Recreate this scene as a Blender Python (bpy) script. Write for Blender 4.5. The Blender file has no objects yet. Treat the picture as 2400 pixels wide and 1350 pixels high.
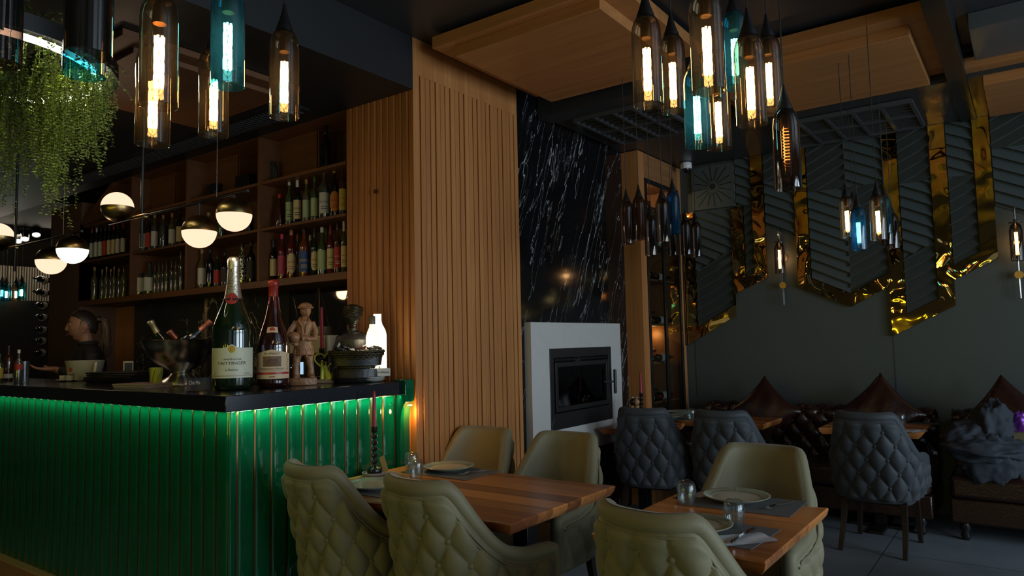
import bpy, bmesh, math, random
import numpy as np
from mathutils import Vector, Matrix
random.seed(7)
sc = bpy.context.scene
COL = sc.collection
PI = math.pi
# ------------------------------------------------------------ camera
H = 1.46
F, PITCH, ROLL, YAW = 1667.7, .0750119, -.0208355, .630061
fwd = Vector((-math.sin(YAW)*math.cos(PITCH), math.cos(YAW)*math.cos(PITCH), math.sin(PITCH)))
rt = Vector((math.cos(YAW), math.sin(YAW), 0)); up = rt.cross(fwd)
r2 = rt*math.cos(ROLL)+up*math.sin(ROLL); u2 = up*math.cos(ROLL)-rt*math.sin(ROLL)
CAM = Vector((0, 0, H))
cd = bpy.data.cameras.new('camera'); cam = bpy.data.objects.new('camera', cd); COL.objects.link(cam)
cd.sensor_width = 36; cd.lens = F/2400*36; cd.clip_start = .05; cd.clip_end = 100
m = Matrix((r2, u2, -fwd)).transposed().to_4x4(); m.translation = CAM
cam.matrix_world = m; sc.camera = cam
def ray(px, py): return fwd + r2*((px-1200)/F) - u2*((py-675)/F)
def at(px, py, ax, v):
    d = ray(px, py); i = 'xyz'.index(ax)
    return CAM + d*((v-CAM[i])/d[i])
def atd(px, py, d): return CAM + ray(px, py)*d
# ------------------------------------------------------------ world, exposure
w = bpy.data.worlds.new('world'); sc.world = w; w.use_nodes = True
w.node_tree.nodes['Background'].inputs[0].default_value = (.55, .72, 1, 1)
w.node_tree.nodes['Background'].inputs[1].default_value = .02
sc.view_settings.view_transform = 'Standard'; sc.view_settings.look = 'None'
sc.view_settings.exposure = 0.08; sc.view_settings.gamma = 1; sc.view_settings.use_curve_mapping = False
try:
    sc.cycles.use_denoising = True; sc.cycles.denoiser = 'OPENIMAGEDENOISE'
    sc.cycles.max_bounces = 8; sc.cycles.diffuse_bounces = 3; sc.cycles.glossy_bounces = 4
    sc.cycles.transmission_bounces = 4; sc.cycles.transparent_max_bounces = 16
    sc.cycles.sample_clamp_indirect = 4; sc.cycles.caustics_reflective = False; sc.cycles.caustics_refractive = False
    sc.cycles.use_light_tree = True
except Exception: pass
def area(name, loc, rot, sx, sy, power, color, spread=PI):
    l = bpy.data.lights.new(name, 'AREA'); l.shape = 'RECTANGLE'; l.size = sx; l.size_y = sy
    l.energy = power; l.color = color; l.spread = spread
    o = bpy.data.objects.new(name, l); COL.objects.link(o); o.location = loc; o.rotation_euler = rot; return o
def point(name, loc, power, color, r=.03):
    l = bpy.data.lights.new(name, 'POINT'); l.energy = power; l.color = color; l.shadow_soft_size = r
    o = bpy.data.objects.new(name, l); COL.objects.link(o); o.location = loc; return o
def spot(name, loc, target, power, color, ang, r=.03, blend=.6):
    l = bpy.data.lights.new(name, 'SPOT'); l.energy = power; l.color = color; l.shadow_soft_size = r
    l.spot_size = ang; l.spot_blend = blend
    o = bpy.data.objects.new(name, l); COL.objects.link(o); o.location = loc
    o.rotation_euler = (Vector(target)-Vector(loc)).to_track_quat('-Z', 'Y').to_euler(); return o
DAY = (.70, .86, 1)
WX = 4.2       # wall with the street windows
for k, (yc, wd, pw) in enumerate([(-1.3, 1.9, 10), (1.3, 1.9, 95), (3.9, 1.9, 125), (6.0, 1.2, 26)]):
    area('daylight', (WX+.12, yc, 1.75), (0, PI/2, 0), 2.5, wd, pw, DAY)
area('daylight', (1.2, -2.72, 1.8), (-PI/2, 0, PI), 2.4, 2.2, 3, DAY)
# ------------------------------------------------------------ materials
M = {}
def mat(name, col=(.5, .5, .5), rough=.5, metal=0, spec=.5, coat=0, emit=None, es=1, bump=0, bscale=60, noise=0, nscale=8, sheen=0):
    if name in M: return M[name]
    mt = bpy.data.materials.new(name); mt.use_nodes = True; nt = mt.node_tree; b = nt.nodes['Principled BSDF']
    b.inputs['Base Color'].default_value = (*col, 1); b.inputs['Roughness'].default_value = rough
    b.inputs['Metallic'].default_value = metal; b.inputs['Specular IOR Level'].default_value = spec
    b.inputs['Coat Weight'].default_value = coat; b.inputs['Coat Roughness'].default_value = .05
    b.inputs['Sheen Weight'].default_value = sheen
    if emit:
        b.inputs['Emission Color'].default_value = (*emit, 1); b.inputs['Emission Strength'].default_value = es
    tc = nt.nodes.new('ShaderNodeTexCoord')
    if noise:
        n = nt.nodes.new('ShaderNodeTexNoise'); n.inputs['Scale'].default_value = nscale; n.inputs['Detail'].default_value = 6
        nt.links.new(tc.outputs['Object'], n.inputs['Vector'])
        mx = nt.nodes.new('ShaderNodeMix'); mx.data_type = 'RGBA'
        mx.inputs[6].default_value = (*[c*(1-noise) for c in col], 1); mx.inputs[7].default_value = (*[min(1, c*(1+noise)) for c in col], 1)
        nt.links.new(n.outputs['Fac'], mx.inputs[0]); nt.links.new(mx.outputs[2], b.inputs['Base Color'])
    if bump:
        n = nt.nodes.new('ShaderNodeTexNoise'); n.inputs['Scale'].default_value = bscale; n.inputs['Detail'].default_value = 3
        nt.links.new(tc.outputs['Object'], n.inputs['Vector'])
        bp = nt.nodes.new('ShaderNodeBump'); bp.inputs['Strength'].default_value = bump; bp.inputs['Distance'].default_value = .02
        nt.links.new(n.outputs['Fac'], bp.inputs['Height']); nt.links.new(bp.outputs[0], b.inputs['Normal'])
    M[name] = mt; return mt
def wood(name, c1, c2, axis='z', rough=.45, across=9, spec=.4, planks=None):
    mt = mat(name, c1, rough, spec=spec); nt = mt.node_tree; b = nt.nodes['Principled BSDF']
    tc = nt.nodes.new('ShaderNodeTexCoord'); mp = nt.nodes.new('ShaderNodeMapping'); nt.links.new(tc.outputs['Object'], mp.inputs[0])
    s = [across*6]*3; s['xyz'.index(axis)] = across*.22; mp.inputs['Scale'].default_value = s
    n = nt.nodes.new('ShaderNodeTexNoise'); n.inputs['Scale'].default_value = 1; n.inputs['Detail'].default_value = 6; n.inputs['Distortion'].default_value = .6
    nt.links.new(mp.outputs[0], n.inputs['Vector'])
    mp2 = nt.nodes.new('ShaderNodeMapping'); nt.links.new(tc.outputs['Object'], mp2.inputs[0])
    s = [across*1.3]*3; s['xyz'.index(axis)] = across*.03; mp2.inputs['Scale'].default_value = s
    n2 = nt.nodes.new('ShaderNodeTexNoise'); n2.inputs['Scale'].default_value = 1; n2.inputs['Detail'].default_value = 2
    nt.links.new(mp2.outputs[0], n2.inputs['Vector'])
    ad = nt.nodes.new('ShaderNodeMath'); ad.operation = 'MULTIPLY_ADD'; ad.inputs[1].default_value = .5
    nt.links.new(n.outputs['Fac'], ad.inputs[0])
    ml = nt.nodes.new('ShaderNodeMath'); ml.operation = 'MULTIPLY'; ml.inputs[1].default_value = .5
    nt.links.new(n2.outputs['Fac'], ml.inputs[0]); nt.links.new(ml.outputs[0], ad.inputs[2])
    last = ad.outputs[0]
    if planks:
        ax, wd, amt = planks
        sp = nt.nodes.new('ShaderNodeSeparateXYZ'); nt.links.new(tc.outputs['Object'], sp.inputs[0])
        d = nt.nodes.new('ShaderNodeMath'); d.operation = 'DIVIDE'; d.inputs[1].default_value = wd
        nt.links.new(sp.outputs['xyz'.index(ax)], d.inputs[0])
        fl = nt.nodes.new('ShaderNodeMath'); fl.operation = 'FLOOR'; nt.links.new(d.outputs[0], fl.inputs[0])
        oi = nt.nodes.new('ShaderNodeObjectInfo'); a2 = nt.nodes.new('ShaderNodeMath'); a2.operation = 'MULTIPLY_ADD'; a2.inputs[1].default_value = 37.
        nt.links.new(oi.outputs['Random'], a2.inputs[0]); nt.links.new(fl.outputs[0], a2.inputs[2])
        wn = nt.nodes.new('ShaderNodeTexWhiteNoise'); wn.noise_dimensions = '1D'; nt.links.new(a2.outputs[0], wn.inputs['W'])
        m3 = nt.nodes.new('ShaderNodeMath'); m3.operation = 'MULTIPLY_ADD'; m3.inputs[1].default_value = amt
        nt.links.new(wn.outputs['Value'], m3.inputs[0]); nt.links.new(last, m3.inputs[2])
        m4 = nt.nodes.new('ShaderNodeMath'); m4.operation = 'SUBTRACT'; m4.inputs[1].default_value = amt*.5
        nt.links.new(m3.outputs[0], m4.inputs[0]); last = m4.outputs[0]
    cr = nt.nodes.new('ShaderNodeValToRGB'); cr.color_ramp.elements[0].position = .3; cr.color_ramp.elements[1].position = .7
    cr.color_ramp.elements[0].color = (*c2, 1); cr.color_ramp.elements[1].color = (*c1, 1)
    nt.links.new(last, cr.inputs[0]); nt.links.new(cr.outputs[0], b.inputs['Base Color'])
    return mt
def marble(name, base, vein, scale=(1.5, 1.5, .55), rough=.08, rot=(0, 0, 0), vs=1.0, veins=((1.3, .006, .9, .5), (2.7, .007, 1.3, .5), (6.5, .012, 2.0, .54))):
    mt = mat(name, base, rough); nt = mt.node_tree; b = nt.nodes['Principled BSDF']
    tc = nt.nodes.new('ShaderNodeTexCoord'); mr_ = nt.nodes.new('ShaderNodeMapping'); nt.links.new(tc.outputs['Object'], mr_.inputs[0]); mr_.inputs['Rotation'].default_value = rot
    mp = nt.nodes.new('ShaderNodeMapping'); nt.links.new(mr_.outputs[0], mp.inputs[0]); mp.inputs['Scale'].default_value = scale
    outs = []
    for sc_, wd, ms, lo in veins:
        n = nt.nodes.new('ShaderNodeTexNoise'); n.inputs['Scale'].default_value = sc_; n.inputs['Detail'].default_value = 5
        n.inputs['Roughness'].default_value = .55; n.inputs['Distortion'].default_value = .25
        nt.links.new(mp.outputs[0], n.inputs['Vector'])
        s = nt.nodes.new('ShaderNodeMath'); s.operation = 'SUBTRACT'; s.inputs[1].default_value = .5; nt.links.new(n.outputs['Fac'], s.inputs[0])
        a = nt.nodes.new('ShaderNodeMath'); a.operation = 'ABSOLUTE'; nt.links.new(s.outputs[0], a.inputs[0])
        r = nt.nodes.new('ShaderNodeMapRange'); r.inputs[1].default_value = 0; r.inputs[2].default_value = wd*vs; r.inputs[3].default_value = 1; r.inputs[4].default_value = 0
        nt.links.new(a.outputs[0], r.inputs[0])
        n2 = nt.nodes.new('ShaderNodeTexNoise'); n2.inputs['Scale'].default_value = ms; nt.links.new(tc.outputs['Object'], n2.inputs['Vector'])
        r2_ = nt.nodes.new('ShaderNodeMapRange'); r2_.inputs[1].default_value = lo; r2_.inputs[2].default_value = lo+.12; nt.links.new(n2.outputs['Fac'], r2_.inputs[0])
        mm = nt.nodes.new('ShaderNodeMath'); mm.operation = 'MULTIPLY'; nt.links.new(r.outputs[0], mm.inputs[0]); nt.links.new(r2_.outputs[0], mm.inputs[1])
        outs.append(mm.outputs[0])
    x1 = nt.nodes.new('ShaderNodeMath'); x1.operation = 'MAXIMUM'; nt.links.new(outs[0], x1.inputs[0]); nt.links.new(outs[1], x1.inputs[1])
    x2 = nt.nodes.new('ShaderNodeMath'); x2.operation = 'MAXIMUM'; nt.links.new(x1.outputs[0], x2.inputs[0]); nt.links.new(outs[2], x2.inputs[1])
    mx = nt.nodes.new('ShaderNodeMix'); mx.data_type = 'RGBA'; mx.inputs[6].default_value = (*base, 1); mx.inputs[7].default_value = (*vein, 1)
    nt.links.new(x2.outputs[0], mx.inputs[0]); nt.links.new(mx.outputs[2], b.inputs['Base Color'])
    return mt
def glass(name, tint=(1, 1, 1), refl=1.0, rough=.02, ior=1.45, haze=0):
    if name in M: return M[name]
    mt = bpy.data.materials.new(name); mt.use_nodes = True; nt = mt.node_tree; nt.nodes.clear()
    o = nt.nodes.new('ShaderNodeOutputMaterial'); t = nt.nodes.new('ShaderNodeBsdfTransparent'); g = nt.nodes.new('ShaderNodeBsdfGlossy')
    t.inputs[0].default_value = (*tint, 1); g.inputs['Roughness'].default_value = rough
    fr = nt.nodes.new('ShaderNodeFresnel'); ge = nt.nodes.new('ShaderNodeNewGeometry'); mr = nt.nodes.new('ShaderNodeMapRange')
    mr.inputs[3].default_value = ior; mr.inputs[4].default_value = 1/ior; nt.links.new(ge.outputs['Backfacing'], mr.inputs[0]); nt.links.new(mr.outputs[0], fr.inputs[0])
    lw = nt.nodes.new('ShaderNodeLayerWeight'); lw.inputs[0].default_value = .35
    tm = nt.nodes.new('ShaderNodeMix'); tm.data_type = 'RGBA'; tm.inputs[6].default_value = (*tint, 1); tm.inputs[7].default_value = (*[q**3 for q in tint], 1)
    nt.links.new(lw.outputs['Facing'], tm.inputs[0]); nt.links.new(tm.outputs[2], t.inputs[0]); tout = t.outputs[0]
    if haze:
        d1 = nt.nodes.new('ShaderNodeBsdfDiffuse'); d2 = nt.nodes.new('ShaderNodeBsdfTranslucent'); d1.inputs[0].default_value = d2.inputs[0].default_value = (*tint, 1)
        m1 = nt.nodes.new('ShaderNodeMixShader'); m1.inputs[0].default_value = .5; nt.links.new(d1.outputs[0], m1.inputs[1]); nt.links.new(d2.outputs[0], m1.inputs[2])
        m2 = nt.nodes.new('ShaderNodeMixShader'); m2.inputs[0].default_value = haze; nt.links.new(tout, m2.inputs[1]); nt.links.new(m1.outputs[0], m2.inputs[2]); tout = m2.outputs[0]
    ml = nt.nodes.new('ShaderNodeMath'); ml.operation = 'MULTIPLY'; ml.inputs[1].default_value = refl; ml.use_clamp = True
    nt.links.new(fr.outputs[0], ml.inputs[0])
    mx = nt.nodes.new('ShaderNodeMixShader'); nt.links.new(ml.outputs[0], mx.inputs[0]); nt.links.new(tout, mx.inputs[1]); nt.links.new(g.outputs[0], mx.inputs[2])
    nt.links.new(mx.outputs[0], o.inputs[0]); M[name] = mt; return mt
def emis(name, col, s):
    if name in M: return M[name]
    mt = bpy.data.materials.new(name); mt.use_nodes = True; nt = mt.node_tree; nt.nodes.clear()
    o = nt.nodes.new('ShaderNodeOutputMaterial'); e = nt.nodes.new('ShaderNodeEmission'); e.inputs[0].default_value = (*col, 1); e.inputs[1].default_value = s
    nt.links.new(e.outputs[0], o.inputs[0]); M[name] = mt; return mt
# ------------------------------------------------------------ mesh building
class MB:
    def __init__(s): s.v = []; s.f = []
    def add(s, v, f):
        b = len(s.v); s.v += [tuple(q) for q in v]; s.f += [tuple(i+b for i in q) for q in f]; return s
    def box(s, x0, x1, y0, y1, z0, z1):
        v = [(x, y, z) for z in (z0, z1) for y in (y0, y1) for x in (x0, x1)]
        return s.add(v, [(0, 2, 3, 1), (4, 5, 7, 6), (0, 1, 5, 4), (2, 6, 7, 3), (0, 4, 6, 2), (1, 3, 7, 5)])
    def obox(s, c, size, rot=(0, 0, 0)):
        from mathutils import Euler
        R = Euler(rot).to_matrix(); c = Vector(c); hx, hy, hz = [q/2 for q in size]
        v = [c+R@Vector((x, y, z)) for z in (-hz, hz) for y in (-hy, hy) for x in (-hx, hx)]
        return s.add(v, [(0, 2, 3, 1), (4, 5, 7, 6), (0, 1, 5, 4), (2, 6, 7, 3), (0, 4, 6, 2), (1, 3, 7, 5)])
    def sweep(s, pts, r, n=10, closed=False, caps=True, flat=None):
        pts = [Vector(p) for p in pts]; N = len(pts); rr = r if isinstance(r, (list, tuple)) else [r]*N
        b = len(s.v); ref = None
        for i, p in enumerate(pts):
            a = pts[(i-1) % N] if (i > 0 or closed) else p; c = pts[(i+1) % N] if (i < N-1 or closed) else p
            t = (c-a)
            t = t.normalized() if t.length > 1e-9 else Vector((0, 0, 1))
            if ref is None:
                ref = Vector((0, 0, 1)) if abs(t.z) < .9 else Vector((1, 0, 0))
            x = ref-t*ref.dot(t)
            if x.length < 1e-4: x = t.orthogonal()
            x.normalize(); ref = x; y = t.cross(x)
            for k in range(n):
                an = 2*PI*k/n; fx = 1 if flat is None else flat
                s.v.append(tuple(p+x*(math.cos(an)*rr[i]*fx)+y*(math.sin(an)*rr[i])))
        for i in range(N if closed else N-1):
            i2 = (i+1) % N
            for k in range(n):
                k2 = (k+1) % n
                s.f.append((b+i*n+k, b+i*n+k2, b+i2*n+k2, b+i2*n+k))
        if caps and not closed:
            s.f.append(tuple(b+k for k in range(n))[::-1]); s.f.append(tuple(b+(N-1)*n+k for k in range(n)))
        return s
    def tube(s, a, c, r, r1=None, n=12): return s.sweep([a, c], [r, r if r1 is None else r1], n)
    def lathe(s, prof, n=24, o=(0, 0, 0), a0=0, a1=2*PI, caps=True):
        full = abs(a1-a0-2*PI) < 1e-6; b = len(s.v); m = n if full else n+1
        for r, z in prof:
            for k in range(m):
                a = a0+(a1-a0)*k/n; s.v.append((o[0]+r*math.cos(a), o[1]+r*math.sin(a), o[2]+z))
        for i in range(len(prof)-1):
            for k in range(n):
                k2 = (k+1) % m if full else k+1
                s.f.append((b+i*m+k, b+i*m+k2, b+(i+1)*m+k2, b+(i+1)*m+k))
        if full and caps:
            if prof[0][0] > 1e-5: s.f.append(tuple(b+k for k in range(n))[::-1])
            if prof[-1][0] > 1e-5: s.f.append(tuple(b+(len(prof)-1)*m+k for k in range(n)))
        return s
    def sphere(s, c, r, n=16, m=10, z0=-1, z1=1):
        rx, ry, rz = (r, r, r) if not hasattr(r, '__len__') else r
        prof = []; p0 = math.asin(z0); p1 = math.asin(z1); b = len(s.v)
        for i in range(m+1):
            p = p0+(p1-p0)*i/m; prof.append((math.cos(p), math.sin(p)))
        k0 = len(s.v); s.lathe(prof, n)
        for i in range(k0, len(s.v)):
            x, y, z = s.v[i]; s.v[i] = (c[0]+x*rx, c[1]+y*ry, c[2]+z*rz)
        return s
    def prism(s, poly, a, c, ax='z'):
        # poly: 2d points; extruded from a to c along ax
        n = len(poly); i = 'xyz'.index(ax)
        def P(p, q):
            l = list(p); l.insert(i, q); return tuple(l)
        ar = sum(poly[k][0]*poly[(k+1) % n][1]-poly[(k+1) % n][0]*poly[k][1] for k in range(n))
        if (ar < 0) != (ax == 'y'): poly = poly[::-1]
        v = [P(p, a) for p in poly]+[P(p, c) for p in poly]
        f = [tuple(range(n))[::-1], tuple(range(n, 2*n))]+[(k, (k+1) % n, n+(k+1) % n, n+k) for k in range(n)]
        return s.add(v, f)
    def grid(s, G, closed=False):
        # G: array [nu][nv] of points
        nu, nv = len(G), len(G[0]); b = len(s.v)
        for row in G: s.v += [tuple(map(float, p)) for p in row]
        for i in range(nu if closed else nu-1):
            for j in range(nv-1):
                i2 = (i+1) % nu; s.f.append((b+i*nv+j, b+i2*nv+j, b+i2*nv+j+1, b+i*nv+j+1))
        return s
    def xf(s, mtx, start=0):
        for i in range(start, len(s.v)): s.v[i] = tuple(mtx @ Vector(s.v[i]))
        return s
    def mesh(s, name):
        me = bpy.data.meshes.new(name); me.from_pydata(s.v, [], s.f); me.validate()
        bm = bmesh.new(); bm.from_mesh(me); bmesh.ops.recalc_face_normals(bm, faces=bm.faces); bm.to_mesh(me); bm.free(); me.update(); return me
    def build(s, name, m, parent=None, smooth=True, bevel=0, angle=40, loc=None, rotz=0):
        me = s.mesh(name)
        if m: me.materials.append(m)
        o = bpy.data.objects.new(name, me); COL.objects.link(o)
        if smooth:
            me.polygons.foreach_set('use_smooth', [True]*len(me.polygons)); me.set_sharp_from_angle(angle=math.radians(angle))
        if bevel:
            bm = o.modifiers.new('bevel', 'BEVEL'); bm.width = bevel; bm.segments = 2; bm.limit_method = 'ANGLE'; bm.angle_limit = math.radians(35)
        if parent: o.parent = parent
        if loc is not None: o.location = loc
        if rotz: o.rotation_euler.z = rotz
        return o
def tag(o, label, cat, group=None, kind=None):
    if label: o['label'] = label
    if cat: o['category'] = cat
    if group: o['group'] = group
    if kind: o['kind'] = kind
    return o
def thing(name, label, cat, loc=(0, 0, 0), rotz=0, group=None):
    o = bpy.data.objects.new(name, None); COL.objects.link(o); o.location = loc; o.rotation_euler.z = rotz; o.empty_display_size = .1
    return tag(o, label, cat, group)
def kids(o): return [c for c in list(o.children)]
def copy_tree(o, parent=None):
    c = o.copy(); COL.objects.link(c); c.parent = parent
    for ch in kids(o): copy_tree(ch, c)
    return c
def dup(o, label, loc, rotz=0, group=None):
    c = copy_tree(o); c.location = loc; c.rotation_euler.z = rotz; c['label'] = label
    if group: c['group'] = group
    return c
def struct(name, mb, m, **k):
    o = mb.build(name, m, **k); o['kind'] = 'structure'; return o
def face_cam(p): return math.atan2(-p[0], p[1])
_tc = {}
def textmesh(s, width=None, height=None):
    """outline of the words as flat polygons centred on 0,0"""
    if s not in _tc:
        cu = bpy.data.curves.new('t', 'FONT'); cu.body = s; cu.align_x = 'CENTER'; cu.align_y = 'CENTER'; cu.resolution_u = 2
        o = bpy.data.objects.new('t', cu); COL.objects.link(o)
        dg = bpy.context.evaluated_depsgraph_get(); dg.update()
        me = bpy.data.meshes.new_from_object(o.evaluated_get(dg))
        _tc[s] = ([tuple(v.co) for v in me.vertices], [tuple(p.vertices) for p in me.polygons])
        bpy.data.objects.remove(o); bpy.data.curves.remove(cu); bpy.data.meshes.remove(me)
    v, f = _tc[s]; v = np.array(v); mn, mxx = v.min(0), v.max(0); c = (mn+mxx)/2; e = mxx-mn
    sx = width/e[0] if width else height/e[1]; sy = height/e[1] if height else sx
    return [((x-c[0])*sx, (y-c[1])*sy) for x, y, z in v], f
def wrap_text(mb, s, r, zc, width, height=None, ac=-PI/2):
    v, f = textmesh(s, width, height)
    return mb.add([(r*math.cos(ac+x/r), r*math.sin(ac+x/r), zc+z) for x, z in v], f)
def flat_text(mb, s, c, ux, uz, width, height=None):
    v, f = textmesh(s, width, height); c = Vector(c); ux = Vector(ux); uz = Vector(uz)
    return mb.add([c+ux*x+uz*z for x, z in v], f)
def patch(mb, r, z0, z1, half, ac=-PI/2, n=12, top=None):
    """a label wrapped on a cylinder; top(t) may lift the upper edge"""
    G = []
    for i in range(n+1):
        t = -1+2*i/n; a = ac+t*half
        zt = z1+(top(t) if top else 0)
        G.append([(r*math.cos(a), r*math.sin(a), z0+(zt-z0)*j/3) for j in range(4)])
    return mb.grid(G)
# ============================================================ ROOM
XP = -2.94; YP = 3.07; YW = 6.76; ZCEIL = 3.32; XB = -2.98; YB = 1.86; ZC = 1.24
m_dark = mat('dark_ceiling_paint', (.026, .028, .032), .35, noise=.15, nscale=3)
m_black = mat('black_metal', (.008, .008, .009), .35)
m_matte = mat('matte_black', (.006, .006, .007), .6)
m_green = mat('grey_green_wall_paint', (.062, .076, .073), .5, noise=.08, nscale=2, bump=.03, bscale=200)
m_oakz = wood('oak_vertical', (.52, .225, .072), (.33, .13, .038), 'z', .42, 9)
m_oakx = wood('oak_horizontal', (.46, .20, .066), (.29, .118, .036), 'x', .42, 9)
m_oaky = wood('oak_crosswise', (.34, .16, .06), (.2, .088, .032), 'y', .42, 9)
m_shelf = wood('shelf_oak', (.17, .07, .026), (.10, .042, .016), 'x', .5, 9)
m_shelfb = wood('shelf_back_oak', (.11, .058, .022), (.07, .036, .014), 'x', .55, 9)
m_bm = marble('black_marble', (.006, .006, .007), (.55, .55, .55), (1.2, 3.2, .42), .10, (.40, 0, 0), 1.0, ((1.1, .003, .8, .30), (1.9, .0028, 1.3, .40), (3.0, .002, 2.0, .55)))
m_bm2 = marble('dark_brown_marble', (.035, .034, .026), (.6, .55, .42), (1.3, 1, 1.1), .2, (0, .5, 0), 1.2)
m_floor = mat('slate_floor_tile', (.20, .235, .265), .5, noise=.35, nscale=2.2, bump=.05, bscale=40)
nt = m_floor.node_tree
def add_joints(mt, size, joint, dark):
    nt = mt.node_tree; b = nt.nodes['Principled BSDF']; src = b.inputs['Base Color'].links[0].from_socket
    tc = nt.nodes.new('ShaderNodeTexCoord'); br = nt.nodes.new('ShaderNodeTexBrick'); br.offset = 0; br.squash = 1
    br.inputs['Scale'].default_value = 1; br.inputs['Mortar Size'].default_value = joint; br.inputs['Brick Width'].default_value = size; br.inputs['Row Height'].default_value = size
    br.inputs['Color1'].default_value = (1, 1, 1, 1); br.inputs['Color2'].default_value = (.9, .9, .9, 1); br.inputs['Mortar'].default_value = (dark, dark, dark, 1)
    nt.links.new(tc.outputs['Object'], br.inputs[0])
    mx = nt.nodes.new('ShaderNodeMix'); mx.data_type = 'RGBA'; mx.blend_type = 'MULTIPLY'; mx.inputs[0].default_value = 1
    nt.links.new(src, mx.inputs[6]); nt.links.new(br.outputs[0], mx.inputs[7]); nt.links.new(mx.outputs[2], b.inputs['Base Color'])
add_joints(m_floor, .9, .004, .3)
struct('floor', MB().box(-11, WX, -3, YW, -.1, 0), m_floor)
struct('ceiling', MB().box(-11, WX, -3, YW, ZCEIL, ZCEIL+.1), m_dark)
struct('wall_back', MB().box(-2.79, WX, YW, YW+.15, 0, ZCEIL), m_green)
# vertical joint lines of the panelled wall below the relief
for px in (1632, 2098):
    x = at(px, 850, 'y', YW).x
    struct('trim_1', MB().box(x-.004, x+.004, YW-.004, YW, .9, 1.45), mat('joint', (.04, .06, .065), .5))
# black marble chimney wall
struct('wall_chimney', MB().box(-3.6, XP-.02, 4.134, 5.8, 0, ZCEIL), m_bm)
struct('wall_cabinet_side', MB().box(-3.6, -3.35, 5.8, YW+.15, 0, ZCEIL), m_matte)
# dropped ceiling at the back and along the marble wall
struct('ceiling_dropped', MB().box(XP-.02, WX, 5.62, YW, 3.17, ZCEIL), m_dark)
# pillar with slats
mb = MB().box(-3.56, XP-.015, YP+.015, 4.134, 0, ZCEIL)
mb.box(-3.56, XP, YP, 4.134, 3.095, ZCEIL)
struct('wall_pillar', mb, m_oakz)
mb = MB(); n = 23; wd = (4.134-YP)/n
for i in range(n):
    mb.box(XP-.015, XP+.004*(i % 3 == 1), YP+i*wd+.0035, YP+(i+1)*wd-.0035, 0, 3.095)
struct('wall_pillar_slats', mb, m_oakz, bevel=.0015)
mb = MB(); n = 11; wd = (3.56-2.94)/n
for i in range(n):
    x0 = XP-(i+1)*wd
    mb.add([(x0+.003, YP+.015, 0), (x0+wd-.001, YP+.015, 0), (x0+wd-.001, YP-.012, 0), (x0+.003, YP+.002, 0),
            (x0+.003, YP+.015, ZCEIL), (x0+wd-.001, YP+.015, ZCEIL), (x0+wd-.001, YP-.012, ZCEIL), (x0+.003, YP+.002, ZCEIL)],
           [(0, 1, 2, 3), (4, 7, 6, 5), (3, 2, 6, 7), (1, 5, 6, 2), (0, 3, 7, 4)])
struct('wall_pillar_boards', mb, m_oakz)
k = MB().lathe([(0, -.004), (.012, -.004), (.014, 0), (.014, .006)], 16).xf(Matrix.Rotation(PI/2, 4, 'X')).build('wall_hook', mat('bronze', (.22, .12, .05), .35, 1), loc=at(880, 449, 'y', YP-.016))
tag(k, 'small round bronze stud screwed to the boarded side of the pillar', 'stud')
# wall behind the bar with dark marble backsplash and slatted mirror
struct('wall_bar', MB().box(-7.4, -3.56, YP+.36, YP+.5, 0, ZCEIL), m_matte)
struct('wall_bar_marble', MB().box(-7.0, -4.6, YP+.33, YP+.36, .9, 1.92), m_bm2)
# mirror with diagonal bevel joints
mirror = mat('smoked_mirror', (.32, .27, .2), .03, 1)
bs = thing('backsplash_mirror', 'smoked mirror with crossing diagonal joints behind the bar', 'mirror', (-4.08, YP+.35, 1.42))
MB().box(-.51, .51, -.015, .01, -.5, .5).build('mirror_pane', mirror, bs)
mb = MB(); gold = mat('brass_line', (.75, .5, .2), .25, 1)
xs = [-.51, -.17, .17, .51]
for i in range(3):
    mb.tube((xs[i], -.017, -.5), (xs[i+1], -.017, .5), .0016, n=5); mb.tube((xs[i], -.017, .5), (xs[i+1], -.017, -.5), .0016, n=5)
for x in xs[1:3]: mb.tube((x, -.017, -.5), (x, -.017, .5), .0016, n=5)
mb.build('joint_strip', gold, bs)
mb = MB(); x = at(482, 700, 'y', YP+.33).x
tag(mb.box(x-.006, x+.006, YP+.318, YP+.33, .95, 1.9).build('brass_strip', gold), 'thin vertical brass strip on the dark marble backsplash', 'metal strip')
# column left of the shelf and end of the bar wall
struct('wall_column', MB().box(-8.09, -7.4, YP, YP+.5, 0, 2.9), mat('column_oak', (.13, .068, .04), .5))
struct('wall_column_return', MB().box(-7.4, -6.95, YP+.34, YP+.36, .93, 1.88), m_oakz)
# soffit over the bar
struct('ceiling_soffit', MB().box(-9.5, XP, -3, YP-.013, 2.995, ZCEIL), mat('soffit_paint', (.011, .012, .014), .45))
struct('ceiling_soffit_far', MB().box(-11, -8.09, YP-.013, YW, 2.995, ZCEIL), m_matte)
up_ = thing('ceiling_panel', 'wooden panel under the dark soffit above the bar', 'ceiling panel', (-3.98, 2.1, 2.93), 0, 'oak ceiling panels')
MB().box(-.56, .56, -.52, .5, .03, .064).build('upper_board', m_shelf, up_, bevel=.003)
MB().box(-.46, .46, -.42, .4, 0, .03).build('lower_board', m_shelf, up_, bevel=.003)
# air slot above the shelf
vg = thing('air_vent', 'long black slotted air vent in front of the bar shelf top', 'vent', (-5.4, 2.8, 2.975))
MB().box(-1.7, 1.7, -.09, .09, 0, .02).build('vent_plate', m_black, vg)
mb = MB()
for i in range(80): mb.box(-1.68+i*.042, -1.67+i*.042, -.08, .08, -.008, 0)
mb.build('vent_slats', mat('vent_grey', (.03, .03, .032), .5), vg)
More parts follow.
